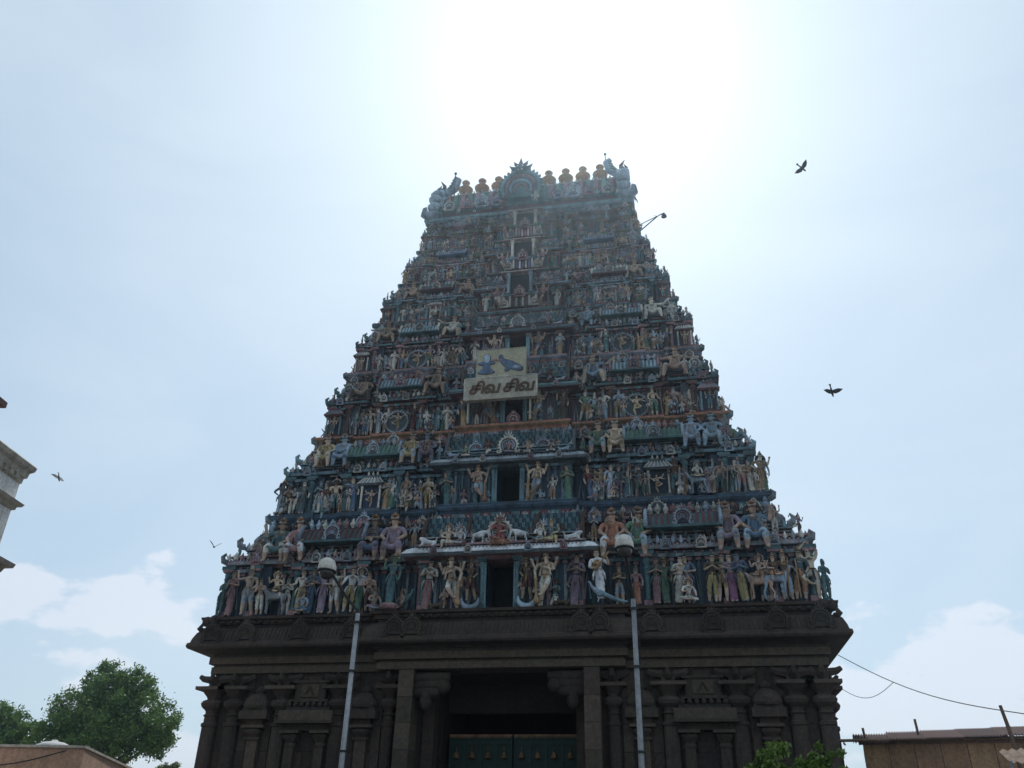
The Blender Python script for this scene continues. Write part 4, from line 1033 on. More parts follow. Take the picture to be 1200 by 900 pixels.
    for sg in (-1, 1):
        for k in range(npf):
            xx = sg*(BAYS[0]*w+.2+k*.42*ss+rnd.uniform(-.08,.08))
            if abs(xx) > wp-.6: continue
            fx = abs(xx)/w; oy = 0 if (fx > BAYS[3] or BAYS[1] < fx < BAYS[2]) else .34*ss
            tiny(xx, yc_+inset-.20*ss+oy, c0+.085*H, rnd.uniform(.62,.86)*ss, rnd.uniform(-.5,.5), rnd.random() < .5)
        for k in range(int(w1*.7/(.55*ss))):
            xx = sg*(BAYS[0]*w1+.3+k*.55*ss)
            if abs(xx) < w1-.4: tiny(xx, y1-.05, z+.80*H, rnd.uniform(.50,.62)*ss, 0, True)
    # small onlookers filling recesses behind the big statues
    for sg in (-1, 1):
        for fx in (.30, .35, .44, .71, .82, .86):
            tiny(sg*fx*w, y+inset+.05, c0+.10*H, 1.25*ss, rnd.uniform(-.3,.3))
        for fx in (.37, .41, .75, .79):
            tiny(sg*fx*w, y+.16, z+.004, .85*ss+.15, rnd.uniform(-.3,.3)) if i else None
    return S
for i in range(7): storey(i)
SS = tag(STUFF_STAT.build('small_statuettes'), 'small painted statuettes crowding the ledges and corners all over the tower', 'statuettes', kind='stuff')

# large statues seated over the cornices: (storey, x, z of hips, pose, cols, height, mirror)
BIG = [
 (0,-9.75,12.2,'seat_raise',['tan','cream','teal','gold','hair'],3.15,True),(0,-8.85,12.2,'seat_knees',['tan','white','pink','gold','hair'],3.15,False),
 (0,-5.55,12.1,'seat_fold',['tan','lilac','blue','gold','hair'],3.3,True),(0,-4.6,12.1,'seat_knees',['tan','lilac','lilac','gold','hair'],3.3,False),
 (0,4.45,11.9,'seat_knees',['tan','white','orange','gold','hair'],3.25,True),(0,5.45,11.9,'seat_knees',['tan','pale_blue','green','gold','hair'],3.25,False),
 (0,8.95,12.0,'seat_knees',['tan','grey','lilac','gold','hair'],3.15,True),(0,9.95,12.0,'seat_raise',['tan','pale_blue','blue','gold','hair'],3.15,False),
 (1,-8.75,16.95,'seat_knees',['skin','cream','yellow','gold','hair'],2.75,True),(1,-7.95,16.95,'seat_fold',['blue_skin','blue','blue_skin','gold','hair'],2.75,False),
 (1,-4.65,16.85,'seat_knees',['tan','pale_blue','yellow','gold','hair'],2.75,True),(1,-3.9,16.85,'seat_knees',['blue_skin','lilac','lilac','gold','hair'],2.7,False),
 (1,3.95,16.8,'seat_knees',['tan','pale_blue','green','gold','hair'],2.75,True),(1,4.7,16.8,'seat_knees',['skin','ochre','skin','gold','hair'],2.75,False),
 (1,7.95,16.85,'seat_knees',['blue_skin','grey','blue_skin','gold','hair'],2.75,True),(1,8.8,16.85,'seat_raise',['blue_skin','pale_blue','blue_skin','gold','hair'],2.75,False),
 (2,-7.75,20.75,'seat_stride',['brown','pale_blue','tan','gold','hair'],2.7,True),(2,-4.0,20.85,'seat_stride',['tan','brown','tan','gold','hair'],2.7,True),
 (2,3.8,20.8,'seat_stride',['skin','pale_blue','blue_skin','gold','hair'],2.8,False),(2,7.5,20.85,'seat_wide',['tan','pale_blue','tan','gold','hair'],2.8,False),
 (3,-7.0,24.45,'seat_wide',['tan','pink','tan','gold','hair'],2.3,True),(3,-3.55,24.5,'seat_stride',['skin','teal','cream','gold','hair'],2.2,True),
 (3,3.45,24.4,'seat_knees',['blue_skin','teal','blue_skin','gold','hair'],2.3,False),(3,6.75,24.5,'seat_stride',['cream','pale_blue','cream','gold','hair'],2.3,False),
 (4,-6.1,27.5,'seat_wide',['tan','brown','tan','gold','hair'],2.1,True),(4,-3.1,27.5,'seat_stride',['tan','green','tan','gold','hair'],2.0,True),
 (4,3.0,27.5,'seat_stride',['brown','red','pink','gold','hair'],2.0,False),(4,5.9,27.6,'seat_wide',['skin','ochre','skin','gold','hair'],2.1,False),
 (5,-5.5,30.2,'seat_wide',['tan','teal','tan','gold','hair'],1.8,True),(5,-2.8,30.2,'seat_stride',['tan','green','olive','gold','hair'],1.8,True),
 (5,2.8,30.2,'seat_wide',['olive','teal','olive','gold','hair'],1.8,False),(5,5.3,30.2,'seat_stride',['tan','orange','tan','gold','hair'],1.9,False),
]
for (i, x, zz, pose, cl_, hh, mir) in BIG:
    statue(pose, x, YS[i]+.66, zz+.04, hh*.93, cl_, rnd.uniform(-.08,.08)+(.12 if x < 0 else -.05), i, 'seated', mir, cls='big')

# labels for every statue, by look and place
ORD = ['first','second','third','fourth','fifth','sixth','seventh','eighth','ninth','tenth','eleventh','twelfth','thirteenth','fourteenth','fifteenth','sixteenth','seventeenth','eighteenth','nineteenth','twentieth']
def ordn(k):
    if k < 20: return ORD[k]
    t = ['', '', 'twenty', 'thirty', 'forty'][(k+1)//10]; u = (k+1) % 10
    return (t+'-'+ORD[u-1]) if u else {'twenty':'twentieth','thirty':'thirtieth','forty':'fortieth'}[t]
CN = dict(teal='teal', deep_blue='dark blue', blue='blue', pale_blue='pale blue', sky_teal='teal', pink='pink', maroon='maroon', ochre='ochre', cream='cream', tan='tan', skin='tan', brown='brown',
          green='green', lilac='lilac', orange='orange', yellow='yellow', white='white', grey='grey', gold='gold', red='red', blue_skin='grey-blue', magenta='magenta', slate='slate', olive='olive', hair='black')
for i in range(7):
    for sgn, side in ((-1, 'left'), (1, 'right')):
        for cls in ('row', 'big', 'animal', 'side'):
            S_ = [t for t in ALLST if t[1] == i and t[3] == cls and (t[2] < -.01 if sgn < 0 else t[2] >= -.01)]
            S_.sort(key=lambda t: t[2])
            if cls == 'animal':
                for kind in sorted({t[0].name.split('_')[0] for t in S_}):
                    K = [t for t in S_ if t[0].name.startswith(kind)]
                    for k, t in enumerate(K):
                        t[0]['label'] = f"{CN[t[0].material_slots[0].material.name]} {kind} statue" + (f", {ordn(k)} from the left" if len(K) > 1 else '') + f", {side} half, {STN[i]} storey"
                        t[0]['group'] = 'animal statues on the tower'
                continue
            for k, t in enumerate(S_):
                o = t[0]
                b = o.children[0] if cls == 'big' else o
                if cls == 'big': b = [c for c in o.children if c.name.startswith('body')][0]
                lo = CN[b.material_slots[1].material.name]; up = CN[b.material_slots[2].material.name]; sk = CN[b.material_slots[0].material.name]
                what = f"{lo} cloth" + (f" and {up} top" if up not in (sk, lo) else '')
                if cls == 'big':
                    t4 = 'large four-armed standing statue' if 'guardian' in b.data.name else 'large seated statue'
                    o['label'] = f"{t4.replace(' statue','').replace('large','big')} figure, {what}, {ordn(k)} from left, {side} half, {STN[i]} storey"; o['group'] = 'large statues on the tower'
                elif cls == 'side':
                    o['label'] = f"statue in {what} round the {side} corner, {STN[i]} storey"; o['group'] = 'corner statues on the tower'
                else:
                    pz = 'small seated statue' if 'squat' in b.data.name else ('ringed dancing statue' if 'dancer' in b.data.name else 'standing statue')
                    o['label'] = f"{pz}, {what}, {ordn(k)} from left, {side} half, {STN[i]} storey"; o['group'] = 'row statues on the tower'

# ------------------------------------------------------------------ crown roof
CR = part('crown_roof')
z7 = 33.5; wr, yr = 6.05, 5.34
m = MB(); RO = [(-wr, yr), (wr, yr), (wr, YB-yr), (-wr, YB-yr)]
m.sweep(RO, [(0,z7),(.08,z7+.05),(.08,z7+.18),(.0,z7+.22),(-.25,z7+.36),(-.25,z7+.75),(-.1,z7+.78),(-.05,z7+.88),(-.3,z7+.92)], 'sky_teal', mats=['pale_blue','sky_teal','pale_blue','teal','maroon','sky_teal','teal','pale_blue'])
m.build('roof_base', CR)
m = MB(); yc = YB/2; n = 14; nr = 47; x0, x1 = -5.2, 5.2
for j in range(nr):
    xa, xb = x0+(x1-x0)*j/nr, x0+(x1-x0)*(j+1)/nr; k = 1 if j % 2 else .955; vs = []
    for q in range(n+1):
        t = math.pi*q/n; zz = max(0, math.sin(t))**.75; yy = -math.cos(t)
        vs += [(xa, yc+yy*2.05*k*(1+.10*math.sin(math.pi*min(1, zz))*0), z7+.9+zz*2.25*k), (xb, yc+yy*2.05*k, z7+.9+zz*2.25*k)]
    fs = [(2*q, 2*q+2, 2*q+3, 2*q+1) for q in range(n)]+[tuple(2*q for q in range(n+1))[::-1], tuple(2*q+1 for q in range(n+1))]
    m.add(vs, fs, ('teal','pink','maroon','green')[j % 4])
m.build('vault', CR)
m = MB()
zr = z7+3.5
m.box(-5.15, 5.15, yc-.28, yc+.28, zr-.6, zr+.10, 'teal'); m.box(-5.1, 5.1, yc-.34, yc+.34, zr+.104, zr+.16, 'cream')
for k in range(40):
    xx = -5.0+10*k/39
    if k % 4: m.tube([(xx, yc-.32, zr+.1), (xx, yc-.36, zr+.24), (xx, yc-.30, zr+.34)], [.07,.06,.01], 'cream', 5)
m.build('ridge', CR)
for k in range(9):
    xx = -.12-4.26+8.52*k/8
    o = MB(); o.lathe((0,0,0), [(.22,0),(.30,.05),(.14,.14),(.16,.2),(.36,.36),(.45,.55),(.44,.62),(.47,.64),(.42,.68),(.26,.86),(.13,.95),(.11,1.05),(.22,1.14),(.26,1.24),(.2,1.32),(.10,1.38),(.03,1.42),(.02,1.5)], 'brass', 20)
    o.build('brass_pot_finial', CR, (xx, yc, zr+.16), smooth=True)
for sg in (-1, 1):
    # figures, kudus on the vault face
    for k, fx in enumerate((.30,.45,.60,.78)):
        kudu(CR, sg*fx*6, 5.30, z7+.80, .85 if k in (1,) else .62, KC[(k+1) % 5])
    for fx in (.25,.37,.52,.68,.87):
        tiny(sg*fx*6, 5.3, z7+.36, .95)
    # end gable: horseshoe with swelling flame lobes, scroll foot and horned head
    m = MB(); xe = sg*5.45
    pts = [(xe, yc-2.05*math.cos(R(t)), z7+.75+2.15*max(0, math.sin(R(t)))**.9) for t in range(0, 181, 12)]
    m.tube(pts, .30, 'pale_blue', 8)
    for t in range(4, 178, 15):
        a = R(t); m.ball((xe+sg*.14, yc-2.36*math.cos(a), z7+.80+2.55*max(0, math.sin(a))**.9), .36, 'pale_blue', 8, 5, 1.15, .8, .95)
    m.build('gable_arch', CR, smooth=True)
    m = MB()
    m.tube([(xe-sg*.1, 5.45, z7+.50), (xe+sg*.35, 5.35, z7+.42), (xe+sg*.72, 5.3, z7+.62), (xe+sg*.70, 5.3, z7+.98), (xe+sg*.62, 5.3, z7+1.15)], [.36,.34,.26,.16,.04], 'pale_blue', 8)
    m.box(xe-.35, xe+.45 if sg > 0 else xe+.35, 5.1, 9.8, z7+.36, z7+.46, 'sky_teal') if sg > 0 else m.box(xe-.45, xe+.35, 5.1, 9.8, z7+.36, z7+.46, 'sky_teal')
    m.build('gable_scroll', CR, smooth=True)
    m = MB(); zh = z7+3.1
    m.ball((xe, yc-1.0, zh), .42, 'pale_blue', 10, 6, 1.1, 1, .85)
    m.tube([(xe, yc-1.2, zh-.05), (xe+sg*.1, yc-1.65, zh-.12), (xe+sg*.1, yc-1.8, zh-.3)], [.26,.2,.06], 'slate', 7)
    m.tube([(xe-sg*.15, yc-1, zh+.1), (xe-sg*.62, yc-1, zh+.55), (xe-sg*.80, yc-1, zh+1.15), (xe-sg*.62, yc-1, zh+1.40), (xe-sg*.50, yc-1, zh+1.2)], [.24,.30,.26,.10,.03], 'pale_blue', 8)
    for q in range(4): m.tube([(xe-sg*(.3+.08*q), yc-1.28, zh+.3+.2*q), (xe-sg*(.62+.05*q), yc-1.3, zh+.42+.2*q)], [.05,.03], 'sky_teal', 5)
    m.tube([(xe+sg*.05, yc-1, zh+.25), (xe+sg*.0, yc-1, zh+.75), (xe+sg*.26, yc-1, zh+1.2)], [.17,.12,.02], 'brown', 6)
    m.tube([(xe+sg*.25, yc-1, zh+.2), (xe+sg*.35, yc-1, zh+.55), (xe+sg*.2, yc-1, zh+.85)], [.12,.09,.02], 'brown', 6)
    m.build('horned_crest', CR, smooth=True)
# central gable
m = MB(); cx, cy_, cz = -.35, 5.15, z7+.75
vs = []; n = 26
for k in range(n):
    t = R(-35+250*k/(n-1)); vs.append((cx+1.12*math.cos(t), cy_, cz+.95+1.22*math.sin(t)))
m.add(vs+[(x, yc-.4, zz) for x, _, zz in vs], [tuple(range(n)), tuple(reversed(range(n, 2*n)))]+[(k, k+n, (k+1) % n+n, (k+1) % n) for k in range(n)], 'teal')
horseshoe(m, cx, cz+.95, 1.12, 1.22, cy_-.03, .12, 'sky_teal', -35, 215, 22, 6)
horseshoe(m, cx, cz+.90, .86, .95, cy_-.06, .09, 'pink', -30, 210, 20, 6)
horseshoe(m, cx, cz+.80, .62, .68, cy_-.06, .07, 'pale_blue', -20, 200, 18, 6)
horseshoe(m, cx, cz+.75, .38, .42, cy_-.06, .06, 'pink', -20, 200, 14, 6)
for k in range(21):
    t = R(-28+236*k/20); c0 = math.cos(t); s0 = math.sin(t)
    m.tube([(cx+1.15*c0, cy_, cz+.95+1.26*s0), (cx+1.30*c0, cy_-.02, cz+.95+1.42*s0), (cx+1.40*c0, cy_, cz+1.02+1.54*s0)], [.12,.10,.01], 'green' if k % 2 else 'teal', 5)
m.build('centre_gable', CR)
m = MB(); zt = cz+2.25
m.ball((cx, cy_-.05, zt+.05), .36, 'teal', 10, 6, 1, .9, .85)
for sg in (-1, 1):
    m.tube([(cx+sg*.2, cy_-.05, zt+.1), (cx+sg*.5, cy_-.05, zt+.2), (cx+sg*.72, cy_-.05, zt+.45)], [.16,.12,.01], 'teal', 5)
    m.tube([(cx+sg*.1, cy_-.05, zt+.3), (cx+sg*.33, cy_-.05, zt+.52), (cx+sg*.44, cy_-.05, zt+.75)], [.14,.10,.01], 'slate', 5)
    m.ball((cx+sg*.14, cy_-.34, zt+.12), .07, 'cream', 6, 4); m.tube([(cx+sg*.1, cy_-.32, zt-.12), (cx+sg*.16, cy_-.38, zt-.24)], [.05,.01], 'cream', 4)
m.tube([(cx, cy_-.05, zt+.25), (cx, cy_-.05, zt+.6), (cx, cy_-.05, zt+1.0)], [.2,.12,.01], 'teal', 6)
m.build('lion_face_crest', CR)
for sg in (-1, 1):
    tiny(cx+sg*.9, 5.0, z7+.4, 1.2)
m = MB(); m.bar((-4.75, yc-1.2, z7+1.0), (-4.75, yc-1.2, zr+1.1), .035, 'black_metal', 6); m.ball((-4.75, yc-1.2, zr+1.15), .09, 'black_metal', 8, 5); m.build('lightning_rod', CR)
m = MB(); m.bar((4.55, yc-.9, z7+1.0), (4.55, yc-.9, zr+1.5), .035, 'black_metal', 6); m.ball((4.55, yc-.9, zr+1.55), .09, 'black_metal', 8, 5); m.build('lightning_rod', CR)
# the last statuettes belong to the crown: rebuild the joined statuettes mesh
old = SS.data; SS.data = STUFF_STAT.me('small_statuettes'); bpy.data.meshes.remove(old)

# ------------------------------------------------------------------ dark stone base
SB = part('stone_base')
BW = 11.75; BY = 1.15
def bout(w, y, pier=3.95):
    yb = YB-y+.3
    return [(-w, y), (-3.25, y), (-3.25, y+2.2), (-2.75, y+2.2), (-2.75, y+8), (2.75, y+8), (2.75, y+2.2), (3.25, y+2.2), (3.25, y), (w, y), (w, yb), (-w, yb)]
m = MB()
m.sweep(bout(BW, BY), [(.55,-.05),(.55,.5),(.35,.55),(.35,1.1),(.5,1.2),(.3,1.5),(.05,1.6),(0,1.7),(0,7.35)], 'stone')
m.build('base_wall', SB)
full = [(-BW, BY), (-4.6, BY), (-4.6, BY-.45), (4.6, BY-.45), (4.6, BY), (BW, BY), (BW, YB-BY+.3), (-BW, YB-BY+.3)]
m = MB()
m.sweep(full, [(.0,7.35),(.16,7.37),(.16,7.62),(.10,7.64),(.10,7.70),(.26,7.72),(.26,7.98),(.16,8.0),(.16,8.10),(.30,8.14),(.30,8.2),(-.3,8.2)], 'stone_light', mats=['stone_light','stone_light','stone_dark','stone','stone','stone_light','stone','stone_dark','stone','stone','stone'])
m.build('entablature', SB)
# kapota: heavy curved eave
full2 = [(-BW, BY), (-4.4, BY), (-4.4, BY-.30), (4.4, BY-.30), (4.4, BY), (BW, BY), (BW, YB-BY+.3), (-BW, YB-BY+.3)]
m = MB()
m.sweep(full2, [(.28,8.15),(.95,8.22),(1.00,8.30),(.98,8.42),(.90,8.46),(.86,8.62),(.76,8.86),(.60,9.02),(.45,9.06),(.42,9.12),(.42,9.2),(.55,9.22),(.55,9.36),(.70,9.40),(.72,9.50),(.6,9.526),(-.3,9.526)], 'stone',
        mats=['stone_dark','stone','stone','stone','stone','stone','stone','stone','stone_dark','stone_dark','stone_dark','stone','stone','stone','stone','stone'])
m.build('stone_eave', SB)
m = MB()      # fluting on the curved eave and beads on the ledge
for k in range(150):
    xx = -12.3+24.6*(k+.5)/150
    yy = BY-(.30 if abs(xx) < 4.4 else 0)
    if abs(abs(xx)-4.4) < .12: continue
    m.tube([(xx, yy-.87, 8.50), (xx, yy-.84, 8.68), (xx, yy-.72, 8.90), (xx, yy-.62, 9.0)], [.045,.05,.05,.02], 'stone', 5)
    if k % 2 == 0: m.ball((xx+.05, yy-.60, 9.29), .09, 'stone', 6, 4, 1.3, 1, .8)
tag(m.build('eave_fluting', SB), kind='stuff')
for xx in (-11.9,-10.4,-8.1,-5.9,-4.0,-3.3,3.3,4.0,5.9,8.1,10.4,11.9):
    yy = BY-(.30 if abs(xx) < 4.4 else 0)
    kudu(SB, xx*.985, yy-.98, 8.42, .80, ('stone','stone','stone_dark'))
# little beasts and brackets under the ledge, corner scrolls
m = MB()
for sg in (-1, 1):
    m.tube([(sg*(BW+.55), BY-.65, 8.95), (sg*(BW+.68), BY-.75, 9.05), (sg*(BW+.60), BY-.7, 9.22)], [.14,.12,.06], 'stone', 6)
    m.ball((sg*(BW+.5), BY-.55, 9.35), .22, 'stone', 8, 5); m.ball((sg*(BW+.2), BY-.6, 9.4), .2, 'stone', 8, 5)
tag(m.build('corner_scrolls', SB, smooth=True), kind='stuff')
def bpil_mesh(h, s=1.0, shrine=False):
    m = MB(); P_ = 'stone'; z0 = 1.6
    m.box(-.34*s, .34*s, -.26, .3, z0, z0+.5, P_)
    m.lathe((0,0,0), [(.27*s,z0+.5),(.27*s,h-2.0),(.31*s,h-1.97),(.31*s,h-1.86),(.24*s,h-1.82),(.24*s,h-1.62),(.30*s,h-1.58),(.22*s,h-1.5),(.24*s,h-1.40),(.40*s,h-1.26),(.44*s,h-1.14),(.38*s,h-1.04),(.24*s,h-.98),(.27*s,h-.9),(.48*s,h-.66)], P_, 16, sq=.5)
    m.box(-.62*s, .62*s, -.52*s, .3, h-.655, h-.53, 'stone_light')
    m.box(-.24*s, .24*s, -.2, .3, h-.53, h-.18, P_)
    # bracket arms
    m.tube([(-.2*s,-.1,h-.25),(-.55*s,-.1,h-.2),(-.72*s,-.1,h-.10)], [.16,.13,.09], P_, 6); m.tube([(.2*s,-.1,h-.25),(.55*s,-.1,h-.2),(.72*s,-.1,h-.10)], [.16,.13,.09], P_, 6)
    m.tube([(0,-.15,h-.35),(0,-.42,h-.22),(0,-.5,h-.08)], [.16,.12,.07], P_, 6)
    return m.me('stone_pilaster')
BP = bpil_mesh(7.35); BPs = bpil_mesh(7.35, .8)
for sg in (-1, 1):
    for xx in (11.55, 10.6, 8.62, 6.25, 4.25):
        link('stone_pilaster', BP if xx > 4.3 else BPs, SB, (sg*xx, BY-.12, 0))
    # side face pilasters
    for yy in (2.6, 5.2, 8.0, 11.0):
        link('stone_pilaster', BP, SB, (sg*(BW+.12), yy, 0), (0, 0, sg*math.pi/2))
def shrine_pillar():
    m = MB(); z0 = 1.6
    m.box(-.42,.42,-.22,.3,z0,z0+.5,'stone'); m.box(-.22,.22,-.16,.3,z0+.5,4.9,'stone_light'); m.box(-.30,.30,-.22,.3,4.9,5.0,'stone')
    m.lathe((0,0,5.0), [(.22,0),(.34,.16),(.36,.24),(.24,.3)], 'stone', 12, sq=.5)
    m.box(-.46,.46,-.34,.3,5.32,5.42,'stone_light'); m.box(-.34,.34,-.24,.3,5.42,5.62,'stone')
    m.box(-.58,.58,-.44,.3,5.62,5.92,'stone'); m.box(-.50,.50,-.36,.3,5.92,6.02,'stone_dark')
    m.lathe((0,0,6.02), [(.5,0),(.54,.1),(.50,.28),(.36,.48),(.16,.58),(.2,.62),(.22,.68),(.05,.86)], 'stone', 14, sq=.4)
    m.ball((0,-.42,6.2), .22, 'stone', 8, 5, 1,.6,1)
    return m.me('shrine_pillar')
SP = shrine_pillar()
for sg in (-1, 1):
    for xx in (9.62, 5.25): link('shrine_pillar', SP, SB, (sg*xx, BY-.08, 0))
def niche_mesh():
    m = MB()
    for s in (-1, 1):
        m.box(s*.42, s*.78, -.25, .3, 1.6, 4.6, 'stone'); m.lathe((s*.60,-.05,4.6), [(.2,0),(.24,.1),(.18,.2),(.30,.38),(.33,.46),(.22,.52)], 'stone', 12, sq=.5)
        m.box(s*.22, s*.98, -.42, .3, 5.12, 5.22, 'stone_light')
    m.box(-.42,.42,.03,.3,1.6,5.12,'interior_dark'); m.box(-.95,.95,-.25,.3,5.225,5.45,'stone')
    m.box(-1.15,1.15,-.60,.3,5.45,5.55,'stone'); m.box(-1.08,1.08,-.50,.3,5.55,5.92,'stone_light'); m.box(-.9,.9,-.35,.3,5.92,6.06,'stone_dark')
    for k in range(7): m.ball((-.75+.25*k,-.36,6.14), .10, 'stone', 6, 4)
    m.box(-.80,.80,-.35,.3,6.24,6.34,'stone'); m.box(-.62,.62,-.25,.3,6.34,6.95,'stone'); m.box(-.36,.36,-.30,-.2,6.42,6.88,'stone_light')
    m.tube([(-.18,-.31,6.5),(0,-.33,6.8),(.18,-.31,6.5)], .05, 'stone', 5)
    m.box(-.74,.74,-.32,.3,6.95,7.04,'stone')
    return m.me('niche')
NI = niche_mesh()
for sg in (-1, 1): link('wall_niche', NI, SB, (sg*7.45, BY-.06, 0))
# central porch: block piers with corbels, deep passage, gate
def pier(sg):
    m = MB()
    for k in range(8):
        m.box(-.28, .28, -.9, .35, .9*k+.004, .9*(k+1)-.012 if k < 7 else 7.34, 'stone_light')
    o = m.build('pier', SB, (sg*3.52, BY-.05, 0))
    me = MB(); me.box(-.285, .285, -.905, -.895, 0, .88, 'stone_light')
    return o
def block_pier(sg):
    P0 = MB()
    P0.box(-.25, .25, -.55, .3, 0, 7.34, 'stone'); P0.build('pier_core', SB, (sg*3.52, BY-.05, 0))
    bl = MB(); bl.box(-.29, .29, -.60, .28, 0, .895, 'stone_light'); me = bl.me('stone_block')
    for k in range(8):
        sc_ = 1 if k < 7 else (7.335-.91*7)/.895
        link('stone_block', me, SB, (sg*3.52+rnd.uniform(-.006,.006), BY-.05+rnd.uniform(-.01,.01), .91*k), None, (1, 1, sc_))
for sg in (-1, 1):
    block_pier(sg)
    m = MB()
    x_ = sg*3.22
    for k, (zz, l_) in enumerate(((7.05,1.35),(6.8,1.2),(6.55,.95))):
        m.tube([(x_, BY-.3, zz), (x_-sg*l_*.6, BY-.3, zz+.02), (x_-sg*l_, BY-.3, zz+.05)], [.24,.23,.17], 'stone', 8)
    m.ball((x_-sg*1.1, BY-.32, 6.75), .27, 'stone', 10, 6); m.lathe((x_-sg*.42, BY-.3, 5.9), [(.05,0),(.18,.12),(.24,.3),(.2,.5),(.25,.62)], 'stone', 10)
    m.build('corbel', SB, smooth=True)
    m = MB(); m.box(sg*2.75, sg*3.2, BY+.9, BY+1.5, 0, 6.9, 'stone'); m.build('jamb', SB)
m = MB(); m.box(-2.7, 2.7, 3.9, 4.2, 6.2, 7.3, 'stone_dark'); m.box(-2.72, 2.72, BY+6, BY+6.2, 0, 7.3, 'interior_dark'); m.box(-3.2, 3.2, BY+.05, BY+7, 7.28, 7.345, 'stone_dark'); m.build('passage_lintel', SB)  # near-black back wall added to shut out light from the far end
gate = empty('temple_gate', (0, 4.0, 0)); tag(gate, 'tall green double gate with rows of brass bells inside the dark stone gateway', 'gate')
for sg in (-1, 1):
    lf = MB(); x0, x1 = sorted((sg*.03, sg*2.6)); xw = (x1-x0)/4
    lf.box(x0, x1, 0, .08, .1, 5.35, 'gate_green')
    for k in range(5): lf.box(x0+k*xw-.05 if k else x0, x0+k*xw+.05 if k < 4 else x1, -.05, -.002, .1, 5.34, 'gate_teal')
    for zz in range(6): lf.box(x0+.002, x1-.002, -.07, -.052, .3+zz*.95, .42+zz*.95, 'gate_teal')
    leaf = lf.build('gate_leaf', gate)
    tr = MB(); tr.box(x0, x1, -.06, .02, 5.352, 5.42, 'orange')
    for k in range(26): tr.box(x0+.03+k*(x1-x0-.06)/26, x0+.03+k*(x1-x0-.06)/26+.05, -.08, -.06, 5.28, 5.40, 'gold')
    tr.build('top_rail', leaf)
    bell = MB(); bell.lathe((0,0,0), [(.11,0),(.13,.03),(.09,.12),(.07,.2),(.02,.25)], 'gold', 10); bell.bar((0,0,.24),(0,.0,.40),.02,'gold',5); bm_ = bell.me('bell', True)
    for a in range(4):
        for b in range(5):
            link('bell', bm_, leaf, (x0+(a+.5)*xw, -.12, .62+b*.95+.12))
jm = MB()
for sg in (-1, 1):
    for k in range(6):
        zz = 1.75+.92*k
        for (xa, xb) in ((10.95,11.2),(8.98,10.2),(6.62,6.75),(4.62,5.9),(7.0,8.2)):
            for j in range(max(1, int((xb-xa)/.55))):
                wj = (xb-xa)/max(1, int((xb-xa)/.55)); x_a = xa+j*wj+(.12 if k % 2 else 0)
                jm.box(sg*(x_a+.012), sg*(min(xb, x_a+wj)-.012), BY-.035-.02*rnd.random(), BY+.1, zz+.012, zz+.905, ('stone','stone_light','stone','stone_dark')[rnd.randrange(4)])
tag(jm.build('stone_courses', SB), kind='stuff')
# stones bedded in wall faces between pilasters: shallow proud blocks
stm = MB(); stm.box(-.5,.5,0,.1,0,1,'stone'); STM = stm.me('wall_stone')
for sg in (-1, 1):
    for (xa, xb) in ((10.85,11.25),(9.0,9.3),(6.55,6.65),(4.55,4.9),(9.95,10.3),(5.6,5.95),(8.2,8.35)):
        for k in range(6):
            z0 = 1.75+k*.92
            link('wall_stone', STM, SB, (sg*(xa+xb)/2, BY-.07-rnd.random()*.02, z0), None, ((xb-xa), 1, .90))

# ------------------------------------------------------------------ signboards on the third storey
ysb = YS[2]-.75
sb = empty('picture_signboard', (-.45, ysb, 20.5)); tag(sb, 'yellow painted board with blue shrine stone and conch shapes above the lettered board', 'signboard')
m = MB(); m.box(-1.17, 1.17, 0, .06, 0, 1.52, 'board_yellow'); m.build('panel', sb)
m = MB()
for a in ((-1.19,-1.15,0,1.56),(1.15,1.19,0,1.56)): m.box(a[0], a[1], -.02, .08, a[2]-.03, a[3], 'board_cream')
m.box(-1.149, 1.149, -.02, .08, 1.521, 1.56, 'board_cream'); m.build('frame', sb)
m = MB()
def disc(m, cx, cz, rx, rz_, mat, y0=-.03, y1=-.004, n=18):
    vs = [(cx+rx*math.cos(2*math.pi*k/n), y0, cz+rz_*math.sin(2*math.pi*k/n)) for k in range(n)]
    vs += [(x, y1, zz) for x, _, zz in vs]
    m.add(vs, [tuple(range(n)), tuple(reversed(range(n, 2*n)))]+[(k, k+n, (k+1) % n+n, (k+1) % n) for k in range(n)], mat)
disc(m, -.70, .32, .42, .12, 'hair', -.02); disc(m, -.70, .33, .40, .10, 'blue', -.03)
disc(m, -.70, .42, .30, .12, 'blue', -.034); disc(m, -.70, .60, .20, .14, 'blue', -.038); disc(m, -.70, .80, .42, .11, 'hair', -.032); disc(m, -.70, .81, .40, .09, 'blue', -.042)
disc(m, -.68, 1.05, .17, .26, 'hair', -.046); disc(m, -.68, 1.05, .155, .24, 'pale_blue', -.05)
for k in range(5): disc(m, -.42+.1*k, .93+.02*math.sin(k), .06, .045, 'pink', -.054+.002*k, n=10)
m.build('shrine_stone_picture', sb)
m = MB()
vs = [(-.10,.95),(-.12,1.15),(-.05,1.22),(.06,1.2),(.12,1.0),(.5,.86),(.9,.62),(1.06,.44),(1.04,.30),(.88,.26),(.6,.34),(.45,.40),(.36,.30),(.2,.28),(.16,.38),(.22,.5),(.02,.72)]
k = len(vs); m.add([(x, -.02, zz) for x, zz in vs]+[(x, -.002, zz) for x, zz in vs], [tuple(range(k)), tuple(reversed(range(k, 2*k)))]+[(q, q+k, (q+1) % k+k, (q+1) % k) for q in range(k)], 'hair')
vs2 = [(x*.93+.03, zz*.93+.045) for x, zz in vs]
m.add([(x, -.035, zz) for x, zz in vs2]+[(x, -.021, zz) for x, zz in vs2], [tuple(range(k)), tuple(reversed(range(k, 2*k)))]+[(q, q+k, (q+1) % k+k, (q+1) % k) for q in range(k)], 'blue')
